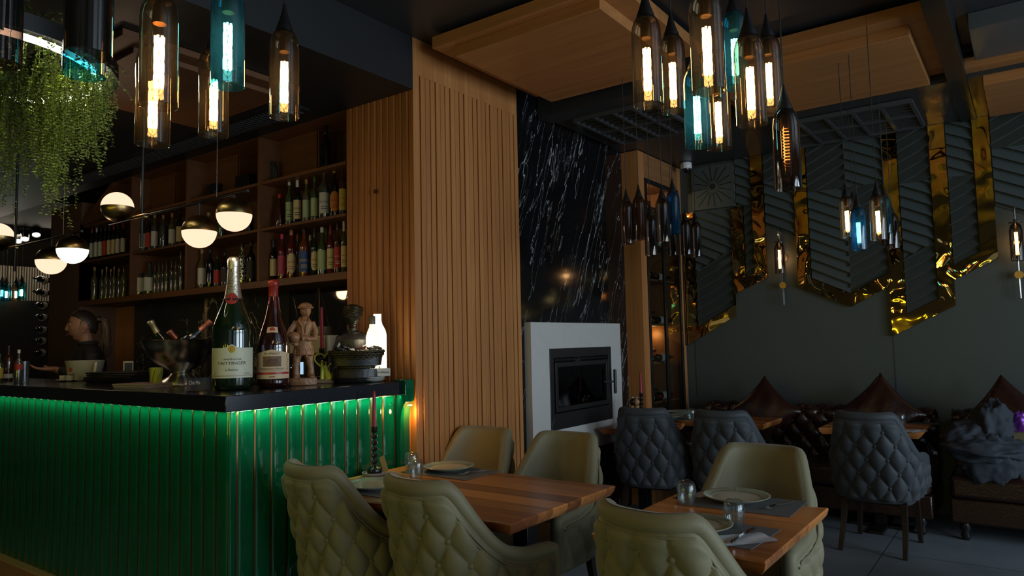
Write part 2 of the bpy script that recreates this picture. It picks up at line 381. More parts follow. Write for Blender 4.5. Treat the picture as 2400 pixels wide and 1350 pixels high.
# stepped wooden ceiling panels
def cpanel(label, x0, x1, y0, y1, zb, zt, ins, matl=m_oakx, extra=None):
    t = thing('ceiling_panel', label, 'ceiling panel', ((x0+x1)/2, (y0+y1)/2, zb), 0, 'oak ceiling panels')
    a, b = (x1-x0)/2, (y1-y0)/2
    MB().box(-a, a, -b, b, zt-zb-.0+0, zt-zb+.07).build('upper_board', matl, t, bevel=.002)
    MB().box(-a+ins[0], a-ins[1], -b+ins[2], b-ins[3], 0, zt-zb).build('lower_board', matl, t, bevel=.002)
    mb = MB()
    for sx in (-1, 1): mb.box(sx*a*.7-.02, sx*a*.7+.02, -.02, .02, zt-zb+.07, ZCEIL-zb)
    mb.build('hanger', m_black, t)
    return t
cpanel('large stepped oak ceiling panel beside the slatted pillar', -2.81, -1.57, 3.09, 4.20, 3.16, 3.225, (.13, .13, .06, .0))
cpanel('stepped oak ceiling panel right of the bright bottle lamp cluster', -1.75, -.37, 4.43, 5.58, 3.16, 3.225, (.1, .1, .13, .0))
cpanel('oak ceiling panel cut off by the right edge of the photo', -.27, 1.05, 5.5, 6.5, 3.1, 3.2, (.1, .1, .13, .0))
# black ceiling track beam and boxes
tag(MB().box(-.37, -.26, 3.0, YW-.02, 3.155, ZCEIL).build('ceiling_beam', m_black, bevel=.003), 'long black beam running along the ceiling at the right', 'ceiling beam')
t = MB().box(-.2, .9, 4.85, 5.44, 3.22, ZCEIL).build('ceiling_box', mat('grey_box', (.07, .075, .08), .3), bevel=.004)
tag(t, 'dark grey box panel on the ceiling right of the black beam', 'ceiling box')
tag(MB().box(XP-.01, -1.5, 4.42, 4.6, 3.15, ZCEIL).build('ceiling_rib', m_dark, bevel=.003), 'dark ceiling rib at the rear edge of the large oak panel', 'ceiling rib')
def grille(label, x0, x1, y0, y1, z, nx, ny):
    t = thing('ceiling_grille', label, 'air grille', ((x0+x1)/2, (y0+y1)/2, z), 0, 'egg crate air grilles in the ceiling')
    a, b = (x1-x0)/2, (y1-y0)/2
    MB().box(-a, a, -b, b, .03, .036).build('dark_backing', m_matte, t)
    g = mat('grille_grey', (.05, .055, .06), .45)
    mb = MB()
    for i in range(nx+1): x = -a+2*a*i/nx; mb.box(x-.012, x+.012, -b, b, 0, .03)
    for i in range(3): y = -b+2*b*i/2; mb.box(-a, a, y-.014, y+.014, -.002, .03)
    mb.build('frame', g, t)
    mb = MB()
    for i in range(1, ny): y = -b+2*b*i/ny; mb.box(-a, a, y-.004, y+.004, .004, .026)
    mb.build('louvres', mat('louvre', (.03, .032, .035), .5), t)
grille('square louvred air grille in front of the relief wall', -1.6, -.62, 5.82, 6.6, 3.135, 5, 10)
grille('square louvred air grille by the black marble wall', -2.75, -2.1, 4.62, 5.45, 3.13, 4, 10)
tag(MB().box(-2.93, -1.9, 4.6, 5.62, 3.166, ZCEIL).build('ceiling_hatch', m_dark), 'dark lowered ceiling hatch holding the grille by the marble wall', 'ceiling hatch')
# enclosing walls behind and beside the camera, street windows on the right
m_wall = mat('plain_dark_wall', (.08, .075, .07), .7)
struct('wall_front', MB().box(-11, .1, -3.1, -3, 0, ZCEIL).box(.1, 2.3, -3.1, -3, 0, .5).box(.1, 2.3, -3.1, -3, 3.05, ZCEIL).box(2.3, WX, -3.1, -3, 0, ZCEIL), m_wall)
struct('wall_end', MB().box(-11.1, -11, -3.1, YW+.1, 0, ZCEIL), m_wall)
struct('wall_rear_room', MB().box(-11, -3.56, YW, YW+.1, 0, ZCEIL), m_wall)
wr = MB().box(WX, WX+.1, -3, YW, 0, .45).box(WX, WX+.1, -3, YW, 3.05, ZCEIL)
for y0, y1 in ((-3, -2.3), (-.3, .3), (2.3, 2.9), (4.9, 5.35), (6.65, YW)): wr.box(WX, WX+.1, y0, y1, .45, 3.05)
struct('wall_right', wr, m_wall)
for k, (y0, y1) in enumerate(((-2.3, -.3), (.3, 2.3), (2.9, 4.9), (5.35, 6.65))):
    mb = MB()
    for y in np.linspace(y0, y1, 4): mb.box(WX-.01, WX+.05, y-.025, y+.025, .45, 3.05)
    for z in (.47, 1.35, 2.25, 3.03): mb.box(WX-.01, WX+.05, y0, y1, z-.022, z+.022)
    struct('window_%d' % (k+1), mb, m_black)
mb = MB()
for x in np.linspace(.1, 2.3, 4): mb.box(x-.025, x+.025, -3.04, -2.99, .5, 3.05)
for z in (.52, 1.4, 2.3, 3.03): mb.box(.1, 2.3, -3.04, -2.99, z-.022, z+.022)
struct('window_5', mb, m_black)
# unseen yellow tubes added behind the camera for fill light and mirror reflections
ns = thing('added_yellow_tubes', 'added yellow glowing tubes behind the camera, for fill light and mirror reflections', 'added fill light', (-1.6, -2.96, .95))
yel = emis('yellow_fill_emission', (.95, .85, .04), 34)
for j in range(5):
    pts = [(-2.2+j*1.02+.36*math.sin(t*2*PI*(1+.5*(j % 2)))+.1*math.sin(9*t+j), 0, -.45+.95*t+.1*math.sin(12*t+j)) for t in np.linspace(0, 1, 40)]
    MB().sweep(pts, .009, 8).build('fill_tube', yel, ns)

# ============================================================ BAR COUNTER
tile = mat('green_glazed_tile', (.0, .085, .034), .07, spec=.5, coat=.3, noise=.22, nscale=7, bump=.05, bscale=9)
brass = mat('aged_brass', (.42, .24, .09), .3, 1)
granite = mat('black_granite', (.010, .012, .018), .16, noise=.8, nscale=90)
bar = thing('bar_counter', 'L shaped bar with black stone top and glossy green vertical tiles', 'bar counter', (XB, YB, 0))
XL = -9.0
top = MB().prism([(0, 0), (0, YP-.015-YB), (-.62, YP-.015-YB), (-.62, .56), (XL-XB, .56), (XL-XB, 0)], ZC-.075, ZC)
top.build('countertop', granite, bar, bevel=.004)
body = MB().prism([(-.06, .06), (-.06, YP-.015-YB), (-.55, YP-.015-YB), (-.55, .5), (XL-XB, .5), (XL-XB, .06)], .02, ZC-.076)
body.build('carcass', m_matte, bar)
mb = MB(); bb = MB(); TW = .103
def tilestrip(p0, p1, n_, z0=.12, z1=ZC-.078):
    """a bowed glazed tile between two floor points; n_ is the outward normal"""
    G = []
    for i in range(13):
        t = i/12; bow = .003*(1-(2*t-1)**2)+.006*(1-(2*t-1)**8)
        if i in (0, 12): bow = .001
        x = p0[0]+(p1[0]-p0[0])*t+n_[0]*bow; y = p0[1]+(p1[1]-p0[1])*t+n_[1]*bow
        G.append([(x, y, z0), (x, y, z1)])
    mb.grid(G)
nL = int((XB-XL)/TW)
for i in range(nL):
    x1 = -.05-i*TW; x0 = x1-TW
    tilestrip((x0+.008, .05), (x1-.0, .05), (0, -1)); bb.box(x0-.0005, x0+.0085, .046, .06, .12, ZC-.08)
nR = 12; tw = (YP-.02-YB-.13)/(nR-.5)
y = .05
for i in range(nR):
    wdt = tw*.5 if i == 0 else tw
    tilestrip((-.05, y), (-.05, y+wdt-.008), (1, 0)); bb.box(-.06, -.046, y+wdt-.0085, y+wdt+.0005, .12, ZC-.08); y += wdt
mb.build('tile_cladding', tile, bar, angle=60)
bb.build('brass_strips', brass, bar)
MB().box(XL-XB, -.03, -.015, .06, 0, .12).box(-.06, .015, -.015, YP-.02-YB, 0, .12).build('plinth', m_oakx, bar, bevel=.003)
# green rounded end post with a corbel at the pillar
prof = [(-.10, 0), (-.02, 0), (-.02, .97), (-.018, 1.03), (-.005, 1.075), (.022, 1.11), (.05, 1.125), (.05, ZC+.012), (-.10, ZC+.012)]
yy = YP-.016-YB
MB().prism([(y_*.6-.0, z_) for y_, z_ in prof], yy-.075, yy, 'y').build('end_post', tile, bar, bevel=.004)
MB().lathe([(0, 0), (.014, 0), (.014, .006), (0, .006)], 16, (.03, yy-.04, 1.10)).build('end_spotlight', emis('warm_led', (1, .55, .15), 6), bar)
point('bar_end_light', (XB+.045, YB+yy-.035, 1.06), 1.5, (1, .5, .14), .012)
led = emis('green_white_led', (.35, 1, .5), .5)
MB().box(XL-XB, -.04, .03, .036, ZC-.077, ZC-.0752).box(-.036, -.03, .03, YP-.1-YB, ZC-.077, ZC-.0752).build('led_strip', led, bar)
area('bar_led_front', (XB-1.9, YB+.008, ZC-.082), (math.radians(36), 0, 0), 3.9, .01, 2.5, (.45, 1, .62), math.radians(150))
area('bar_led_side', (XB-.008, YB+.60, ZC-.082), (0, math.radians(34), 0), .01, 1.08, 1.6, (.45, 1, .62), math.radians(150))

# ============================================================ WALL SHELF
ys = YP; sx = [-3.56, -4.52, -5.503, -6.42, -7.40]; sz = [1.935, 2.32, 2.665, 3.0]
sh = thing('bar_shelf', 'long wooden wall shelf of four bays full of bottles above the bar', 'shelf', (-5.48, ys, sz[0]))
ox = 5.48
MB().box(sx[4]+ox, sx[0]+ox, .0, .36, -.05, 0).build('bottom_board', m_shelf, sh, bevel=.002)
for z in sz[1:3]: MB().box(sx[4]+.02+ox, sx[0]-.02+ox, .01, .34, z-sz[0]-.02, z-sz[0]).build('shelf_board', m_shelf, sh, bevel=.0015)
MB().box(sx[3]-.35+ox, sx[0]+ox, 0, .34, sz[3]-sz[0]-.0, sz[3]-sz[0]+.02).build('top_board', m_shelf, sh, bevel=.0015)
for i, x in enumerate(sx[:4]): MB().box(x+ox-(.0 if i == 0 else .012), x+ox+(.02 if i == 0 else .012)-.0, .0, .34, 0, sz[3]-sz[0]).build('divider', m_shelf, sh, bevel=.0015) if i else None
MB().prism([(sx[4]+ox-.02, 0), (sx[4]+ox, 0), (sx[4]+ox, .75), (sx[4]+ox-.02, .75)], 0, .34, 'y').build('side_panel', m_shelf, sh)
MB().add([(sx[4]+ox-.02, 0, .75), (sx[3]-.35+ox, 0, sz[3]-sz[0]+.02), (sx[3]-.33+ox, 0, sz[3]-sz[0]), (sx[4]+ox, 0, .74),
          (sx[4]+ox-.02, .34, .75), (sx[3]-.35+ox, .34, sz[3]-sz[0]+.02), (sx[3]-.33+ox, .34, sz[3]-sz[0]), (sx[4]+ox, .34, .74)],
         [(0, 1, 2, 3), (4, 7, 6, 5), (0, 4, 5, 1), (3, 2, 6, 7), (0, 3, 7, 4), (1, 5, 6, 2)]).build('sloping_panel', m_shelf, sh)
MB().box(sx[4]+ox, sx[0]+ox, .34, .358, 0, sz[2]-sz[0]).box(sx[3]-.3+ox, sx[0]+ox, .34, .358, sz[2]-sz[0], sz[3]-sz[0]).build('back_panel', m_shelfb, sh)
for a, b_ in ((0, 1), (1, 2), (2, 3)):
    mb = MB(); xm = sx[a]+(sx[b_]-sx[a])*.52
    mb.box(xm+ox-.01, xm+ox+.01, .17, .34, sz[2]-sz[0], sz[3]-sz[0]); mb.box(xm+ox, sx[b_]+ox, .17, .185, sz[2]-sz[0], sz[3]-sz[0])
    mb.build('inner_partition', m_shelf, sh)

cs = thing('added_glow_spotlight', 'unseen black ceiling spotlight added for a yellow glow on the floor', 'spotlight', (.35, 3.6, ZCEIL-.12))  # out of view lamp, added to put a yellow glow on the floor
MB().lathe([(.03, .12), (.04, .1), (.04, 0)], 18, caps=False).build('housing', m_black, cs); MB().lathe([(0, .01), (.038, .01)], 18, caps=False).build('lens', emis('amber_lens', (1, .75, .2), 3), cs)
spot('added_floor_glow', (.35, 3.6, ZCEIL-.13), (.02, 4.15, 0), 22, (1, .68, .08), math.radians(26), .03, .9)
# ============================================================ FIREPLACE
stone = mat('pale_limestone', (.56, .55, .52), .45, noise=.06, nscale=14)
FX = -2.90
fp = thing('fireplace', 'built in fireplace with square pale stone surround on black marble', 'fireplace', (XP-.02, 4.195, .60))
fw, fh = 5.561-4.195, 1.596-.60
i0, i1, j0, j1 = 4.428-4.195, 5.37-4.195, .797-.60, 1.40-.60
d = FX-(XP-.02)
# mitred frame of four pieces
o_ = [(0, 0), (fw, 0), (fw, fh), (0, fh)]; i_ = [(i0, j0), (i1, j0), (i1, j1), (i0, j1)]
mb = MB()
for k in range(4):
    k2 = (k+1) % 4; q = [o_[k], o_[k2], i_[k2], i_[k]]; mb.prism(q, 0, d, 'x')
mb.build('surround', stone, fp, bevel=.0015)
iron = mat('black_iron', (.014, .014, .015), .42)
mb = MB(); fo = [(i0, j0), (i1, j0), (i1, j1), (i0, j1)]; b_ = .06
fi = [(i0+b_*.8, j0+.12), (i1-b_*.8, j0+.12), (i1-b_*.8, j1-.07), (i0+b_*.8, j1-.07)]
for k in range(4):
    k2 = (k+1) % 4; mb.prism([fo[k], fo[k2], fi[k2], fi[k]], .0, d+.006, 'x')
mb.build('firebox_frame', iron, fp, bevel=.002)
mb = MB().box(-.3, -.29, i0+.04, i1-.04, j0+.08, j1-.04).box(-.3, .0, i0+.03, i0+.05, j0+.1, j1-.05).box(-.3, .0, i1-.05, i1-.03, j0+.1, j1-.05)
mb.box(-.3, 0, i0+.04, i1-.04, j0+.08, j0+.11).box(-.3, 0, i0+.04, i1-.04, j1-.07, j1-.05)
mb.build('firebox', mat('soot', (.02, .02, .02), .8), fp)
dr = MB(); e = .035
di = [(fi[0][0]+.015, fi[0][1]+.01), (fi[1][0]-.015, fi[1][1]+.01), (fi[2][0]-.015, fi[2][1]-.035), (fi[3][0]+.015, fi[3][1]-.035)]
dj = [(di[0][0]+e, di[0][1]+e), (di[1][0]-e, di[1][1]+e), (di[2][0]-e, di[2][1]-e), (di[3][0]+e, di[3][1]-e)]
for k in range(4):
    k2 = (k+1) % 4; dr.prism([di[k], di[k2], dj[k2], dj[k]], d-.01, d+.012, 'x')
door = dr.build('door', iron, fp, bevel=.002)
MB().box(d-.004, d, dj[0][0]-.005, dj[1][0]+.005, dj[0][1]-.005, dj[2][1]+.005).build('glass_pane', glass('fire_glass', (.5, .5, .5), 1.0), door)
hz = (di[0][1]+di[2][1])/2; hy = di[1][0]-.0
h = MB().tube((d+.01, hy-.08, hz), (d+.06, hy+.02, hz), .007).tube((d+.06, hy+.02, hz-.1), (d+.06, hy+.02, hz+.1), .012)
for q in range(12): h.lathe([(.015, -.003), (.015, .003)], 12, (d+.06, hy+.02, hz-.085+q*.0155))
h.build('handle', iron, door)
mb = MB()
for q in range(40): mb.box(d+.004, d+.0075, fi[0][0]+.02+q*.0205, fi[0][0]+.032+q*.0205, fi[2][1]-.022, fi[2][1]-.008)
mb.build('air_slots', m_matte, fp)
tag(MB().sweep([(0, 0, 0), (0, .28, 0)], .055, 14).build('firewood_log', mat('split_log', (.30, .15, .07), .7, noise=.3, nscale=20), loc=(XP-.17, 4.62, .60+j0+.166)), 'cut log lying behind the glass of the fireplace', 'log')

# ============================================================ WINE CABINET
XC = -2.79; wc0, wc1 = 5.80, 6.72
wc = thing('wine_cabinet', 'tall oak wine cabinet with black framed glass door in the corner', 'wine cabinet', (XC, 5.8, 0))
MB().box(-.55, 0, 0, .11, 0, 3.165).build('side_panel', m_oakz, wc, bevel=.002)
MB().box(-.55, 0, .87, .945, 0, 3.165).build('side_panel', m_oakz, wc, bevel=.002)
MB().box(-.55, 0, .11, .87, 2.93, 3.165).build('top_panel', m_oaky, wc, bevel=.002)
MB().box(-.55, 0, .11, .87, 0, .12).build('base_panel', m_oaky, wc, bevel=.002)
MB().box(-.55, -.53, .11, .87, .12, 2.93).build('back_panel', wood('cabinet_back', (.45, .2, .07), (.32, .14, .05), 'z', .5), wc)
shz = [.5, .86, 1.22, 1.58, 2.0, 2.33, 2.64]
for z in shz: MB().box(-.5, -.06, .12, .86, z, z+.018).build('shelf', m_oaky, wc, bevel=.001)
dr = MB().box(-.012, .008, .115, .15, .12, 2.93).box(-.012, .008, .83, .865, .12, 2.93).box(-.012, .008, .15, .83, 2.89, 2.93).box(-.012, .008, .15, .83, .12, .16).box(-.012, .012, .46, .5, .16, 2.89)
do = dr.build('door_frame', m_black, wc, bevel=.001)
MB().box(-.004, -.001, .15, .46, .16, 2.89).build('glass_pane', glass('cabinet_glass', (.8, .82, .8), .8), do)
MB().box(-.004, -.001, .5, .83, .16, 2.89).build('glass_pane', M['cabinet_glass'], do)
MB().box(-.3, -.2, .2, .24, 2.915, 2.925).build('cabinet_spotlight', emis('cab_led', (1, .85, .6), 14), wc)
point('cabinet_light', (XC-.25, 6.1, 2.86), 4.5, (1, .78, .45), .03)
point('cabinet_light_low', (XC-.3, 6.6, 1.5), 1.0, (1, .62, .25), .04)
# wine bottle lying down with its base to the glass
lbl_w = mat('white_label', (.62, .6, .55), .6)
dkglass = mat('dark_green_bottle_glass', (.008, .014, .008), .08, coat=.6)
def lying_bottle(cap):
    t = thing('wine_bottle', 'x', 'wine bottle')
    R_ = Matrix.Rotation(PI/2, 4, 'Y')
    MB().lathe([(0, .004), (.03, 0), (.037, .006), (.037, .19), (.03, .222), (.0145, .245), (.0135, .30), (0, .30)], 18).xf(R_).build('glass_body', dkglass, t)
    MB().lathe([(.0377, .05), (.0377, .14)], 18, caps=False).xf(R_).build('paper_label', lbl_w, t)
    MB().lathe([(.0152, .25), (.015, .303), (0, .304)], 12).xf(R_).build('foil_cap', cap, t)
    return t
foils = [mat('red_foil', (.35, .02, .02), .3), mat('gold_foil', (.6, .4, .12), .3, 1), mat('black_foil', (.02, .02, .02), .3)]
base = [lying_bottle(f) for f in foils]
names = ['red', 'gold', 'black']; nth = ['front', 'middle', 'rear']
cnt = 0; used = set()
rows = [(1, 'lowest shelf'), (2, 'second shelf'), (3, 'middle shelf'), (4, 'fourth shelf'), (5, 'fifth shelf'), (6, 'top shelf')]
for si, nm in rows:
    for k, (dx_, dy_, dz_, pos) in enumerate(((-.105, .15, 0, 'front left'), (-.185, .15, 0, 'rear left'), (-.145, .15, .068, 'upper left'), (-.13, .52, 0, 'right pane'))):
        if si == 4 and k == 2: continue
        c = cnt % 3; z = shz[si]+.018+.038; cnt += 1
        lab = '%s foiled wine bottle in the glass cabinet, %s, %s' % (names[c], nm, pos); loc = (XC+dx_, 5.8+dy_, z+dz_)
        if c not in used: o = base[c]; used.add(c); o.location = loc; o['label'] = lab
        else: o = dup(base[c], lab, loc)
        o.rotation_euler.z = PI/2-.12; o['group'] = 'wine bottles lying in the glass cabinet'

# ============================================================ RELIEF WALL AND MIRROR BANDS
def wallp(px, py): p = at(px, py, 'y', YW-.03); return (p.x, p.z)
gm = mat('bronze_mirror', (.62, .38, .12), .025, 1)
nt = gm.node_tree; b = nt.nodes['Principled BSDF']; tc = nt.nodes.new('ShaderNodeTexCoord')
n = nt.nodes.new('ShaderNodeTexNoise'); n.inputs['Scale'].default_value = 3.6; n.inputs['Detail'].default_value = 1.0; n.inputs['Distortion'].default_value = .5
nt.links.new(tc.outputs['Object'], n.inputs['Vector']); bp = nt.nodes.new('ShaderNodeBump'); bp.inputs['Strength'].default_value = .5; bp.inputs['Distance'].default_value = .05
nt.links.new(n.outputs['Fac'], bp.inputs['Height']); nt.links.new(bp.outputs[0], b.inputs['Normal'])
ZT = 3.168
bands = [
 ('tall bronze mirror band at the far left beside the wine cabinet', [(-2.775, 1.385), (-2.28, 1.655), (-2.28, 1.86), (-2.235, 1.885), (-1.965, 2.0), (-1.965, ZT), (-2.075, ZT), (-2.075, 2.055), (-2.165, 2.015), (-2.165, 2.70), (-2.28, 2.70), (-2.28, 1.76), (-2.66, 1.55), (-2.66, 2.7), (-2.775, 2.7)]),
 ('wide V shaped bronze mirror band in the middle of the relief wall', [(-1.69, 1.90), (-1.26, 1.70), (-.955, 1.86), (-.955, 1.97), (-1.26, 1.815), (-1.58, 1.965), (-1.58, ZT), (-1.69, ZT)]),
 ('deep bronze mirror band reaching lowest on the relief wall', [(-.955, 1.44), (-.49, 1.675), (-.49, 1.88), (-.187, 2.035), (-.187, ZT), (-.30, ZT), (-.30, 2.09), (-.49, 1.99), (-.49, ZT), (-.605, ZT), (-.605, 1.735), (-.845, 1.615), (-.845, ZT), (-.955, ZT)]),
]
def tri_prism(poly, y0, y1):
    bm = bmesh.new(); vs = [bm.verts.new((x, y1, z)) for x, z in poly]; f = bm.faces.new(vs)
    r = bmesh.ops.extrude_face_region(bm, geom=[f])
    for v in [g for g in r['geom'] if isinstance(g, bmesh.types.BMVert)]: v.co.y = y0
    bmesh.ops.recalc_face_normals(bm, faces=bm.faces); bmesh.ops.triangulate(bm, faces=bm.faces)
    return bm
for lab, poly in bands:
    bm = tri_prism(poly, YW-.045, YW-.001); me = bpy.data.meshes.new('mirror_band'); bm.to_mesh(me); bm.free(); me.materials.append(gm)
    o = bpy.data.objects.new('mirror_band', me); COL.objects.link(o); tag(o, lab, 'wall mirror', 'bronze mirror bands on the relief wall')
# relief fields (outline, list of wedge bands clipped to the outline)
def clip(poly, a, b_, c):
    out = []
    for i in range(len(poly)):
        p, q = poly[i], poly[(i+1) % len(poly)]; dp = a*p[0]+b_*p[1]-c; dq = a*q[0]+b_*q[1]-c
        if dp <= 0: out.append(p)
        if (dp < 0 < dq) or (dq < 0 < dp):
            t = dp/(dp-dq); out.append((p[0]+(q[0]-p[0])*t, p[1]+(q[1]-p[1])*t))
    return out
SL = .49   # slope of the battens
def wedges(mb, poly, sgn, pitch=.092, y0=YW-.001, lo=.006, hi=.040, ph=0.):
    """clapboards at a slope sgn*SL, thick at one edge"""
    vals = [z-sgn*SL*x for x, z in poly]; k0 = math.floor((min(vals)-ph)/pitch); k1 = math.ceil((max(vals)-ph)/pitch)
    for k in range(k0, k1):
        c0, c1 = ph+k*pitch, ph+(k+1)*pitch-.012
        q = clip(poly, sgn*SL, -1, -c0); q = clip(q, -sgn*SL, 1, c1) if len(q) > 2 else q
        if len(q) < 3: continue
        n = len(q); fr = [(x, y0-(lo+(hi-lo)*(1-((z-sgn*SL*x)-c0)/(c1-c0))), z) for x, z in q]; bk = [(x, y0, z) for x, z in q]
        mb.add(fr+bk, [tuple(range(n)), tuple(range(n, 2*n))[::-1]]+[((i+1) % n, i, n+i, n+(i+1) % n) for i in range(n)])
def field(lab, pieces):
    mb = MB()
    for poly, sgn in pieces: wedges(mb, poly, sgn)
    o = mb.build('relief_panel', m_green, smooth=False); tag(o, lab, 'relief panel', 'clapboard relief panels on the rear wall'); return o
def diamond(x0, x1, xc, zc, z0a, z0b, za=ZT, zb=None):
    """four quadrants meeting at xc,zc inside x0..x1; lower edge runs z0a (at x0) via centre to z0b"""
    return [([(x0, zc), (xc, zc), (xc, ZT), (x0, ZT)], 1), ([(xc, zc), (x1, zc), (x1, ZT), (xc, ZT)], -1)]
field('left relief field below the sun shaped speaker', [([(-2.655, 1.56), (-2.285, 1.765), (-2.285, 2.30), (-2.655, 2.1)], 1), ([(-2.655, 2.1), (-2.285, 2.3), (-2.285, 2.7), (-2.655, 2.7)], -1)])
field('narrow relief field between two mirror bands left of the wall lamp', [([(-2.16, 2.02), (-2.08, 2.055), (-2.08, 2.75), (-2.16, 2.7)], 1), ([(-2.228, 2.705), (-2.08, 2.705), (-2.08, ZT), (-2.228, ZT)], -1)])
field('relief field above the left wall lamp', [([(-1.96, 2.50), (-1.695, 2.36), (-1.695, 2.9), (-1.96, 2.9)], -1), ([(-1.96, 2.9), (-1.695, 2.9), (-1.695, ZT), (-1.96, ZT)], 1)])
field('relief field with a diamond above the V shaped mirror band', [
 ([(-1.575, 1.975), (-1.26, 1.82), (-1.26, 2.75), (-1.575, 2.75)], -1), ([(-1.26, 1.82), (-.96, 1.975), (-.96, 2.75), (-1.26, 2.75)], 1),
 ([(-1.575, 2.75), (-1.26, 2.75), (-1.26, ZT), (-1.575, ZT)], 1), ([(-1.26, 2.75), (-.96, 2.75), (-.96, ZT), (-1.26, ZT)], -1)])
field('relief field inside the deepest mirror band', [
 ([(-.84, 1.62), (-.61, 1.74), (-.61, 2.2), (-.84, 2.08)], 1), ([(-.84, 2.08), (-.61, 2.2), (-.61, 2.72), (-.84, 2.72)], -1),
 ([(-.84, 2.72), (-.61, 2.72), (-.61, ZT), (-.84, ZT)], 1)])
field('narrow relief field between the two right mirror bands', [([(-.485, 1.99), (-.305, 2.085), (-.305, 2.72), (-.485, 2.72)], 1), ([(-.485, 2.72), (-.305, 2.72), (-.305, ZT), (-.485, ZT)], -1)])
field('relief field at the right edge behind the right wall lamp', [([(-.18, 2.45), (.5, 2.12), (.5, 2.9), (-.18, 2.9)], -1), ([(-.18, 2.9), (.5, 2.9), (.5, ZT), (-.18, ZT)], 1)])
# square panel with rays
sp = thing('ray_panel', 'square grey panel with black rays around a centre hole, high on the rear wall', 'speaker panel', (-2.45, YW-.002, 2.93))
MB().box(-.215, .215, -.03, 0, -.215, .215).build('plate', m_green, sp, bevel=.003)
mb = MB()
for k in range(16):
    a = 2*PI*k/16+.1; l = .19 if k % 2 else .2
    if k % 4 == 2: l = .23
    c, s_ = math.cos(a), math.sin(a); l = min(l, .205/max(abs(c), abs(s_)))
    mb.obox(((.06+l)/2*c, -.0305, (.06+l)/2*s_), (l-.06, .003, .007), (0, -a, 0))
mb.build('ray_slots', m_matte, sp)
MB().lathe([(0, 0), (.028, 0), (.028, .004), (0, .004)], 20).xf(Matrix.Translation((0, -.03, 0))@Matrix.Rotation(PI/2, 4, 'X')).build('centre_hole', m_matte, sp)
MB().lathe([(.03, 0), (.048, 0), (.048, .005), (.03, .005)], 24, caps=False).xf(Matrix.Translation((0, -.03, 0))@Matrix.Rotation(PI/2, 4, 'X')).build('ring', m_green, sp)
# security camera
p = at(1608, 392, 'y', 6.55)
cam_ = thing('security_camera', 'white dome security camera under the ceiling beside the wine cabinet', 'security camera', (p.x, p.y, 3.165))
wh = mat('white_plastic', (.7, .7, .7), .35)
k = p.z-3.165
MB().lathe([(0, 0), (.05, 0), (.056, -.01), (.056, -.05), (.05, -.06), (0, -.06)][::-1], 24, (0, 0, 0)).build('housing', wh, cam_)
MB().sphere((0, 0, -.058), .042, 20, 8, -1, 0).build('dome', mat('dome_black', (.01, .01, .012), .05), cam_)
# wall lamps
chrome = mat('chrome', (.75, .75, .75), .12, 1)
g_smoke = glass('smoke_glass', (.45, .38, .33), 1.5)
fil = emis('filament_warm', (1, .62, .25), 22)
def sconce(label, px, pyb, pyt):
    p = at(px, pyb, 'y', YW-.13); p2 = at(px, pyt, 'y', YW-.13); h = p2.z-p.z
    t = thing('wall_lamp', label, 'wall lamp', (p.x, YW-.02, p.z), 0, 'glass tube wall lamps on the rear wall')
    MB().lathe([(.03, 0), (.045, .004), (.045, h-.06), (.036, h-.02), (.012, h), (.012, h+.005)], 20, (0, -.11, 0), caps=False).build('glass_tube', g_smoke, t)
    MB().lathe([(0, h), (.045, h), (.045, h+.006), (.01, h+.01), (.01, h+.03), (0, h+.03)], 20, (0, -.11, 0)).build('cap', m_black, t)
    pts = [(0, -.11, h+.03), (0, -.11, h+.1), (0, -.09, h+.13), (0, -.06, h+.13), (0, -.035, h+.1), (0, -.035, -.28)]
    MB().sweep(pts, .007, 8).build('rod', chrome, t)
    MB().lathe([(0, 0), (.03, 0), (.03, .03), (0, .03)], 20).xf(Matrix.Translation((0, -.02, -.1))@Matrix.Rotation(PI/2, 4, 'X')).build('knob', mat('brass_knob', (.7, .45, .2), .3, 1), t)
    MB().lathe([(0, 0), (.04, 0), (.04, .012), (0, .012)], 20).xf(Matrix.Translation((0, .02, h*.55))@Matrix.Rotation(PI/2, 4, 'X')).build('wall_plate', m_black, t)
    bulb = MB().lathe([(0, .03), (.014, .035), (.016, .05), (.016, h-.05), (.01, h-.03)], 14, (0, -.11, 0)).build('bulb', glass('bulb_glass', (1, .9, .75), .6), t)
    mb = MB()
    for j in range(4):
        a = PI/2*j; mb.sweep([(.009*math.cos(a), -.11+.009*math.sin(a), .05), (.009*math.cos(a+.5), -.11+.009*math.sin(a+.5), h*.5), (.009*math.cos(a), -.11+.009*math.sin(a), h-.07)], .0028, 5)
    mb.build('filament', fil, bulb)
    point('wall_lamp_light', (p.x, YW-.13, p.z+h*.5), 1.5, (1, .7, .38), .02)
sconce('glass tube wall lamp between the left and middle mirror bands', 1829, 642, 568)
sconce('glass tube wall lamp at the right edge of the photo', 2386, 612, 522)
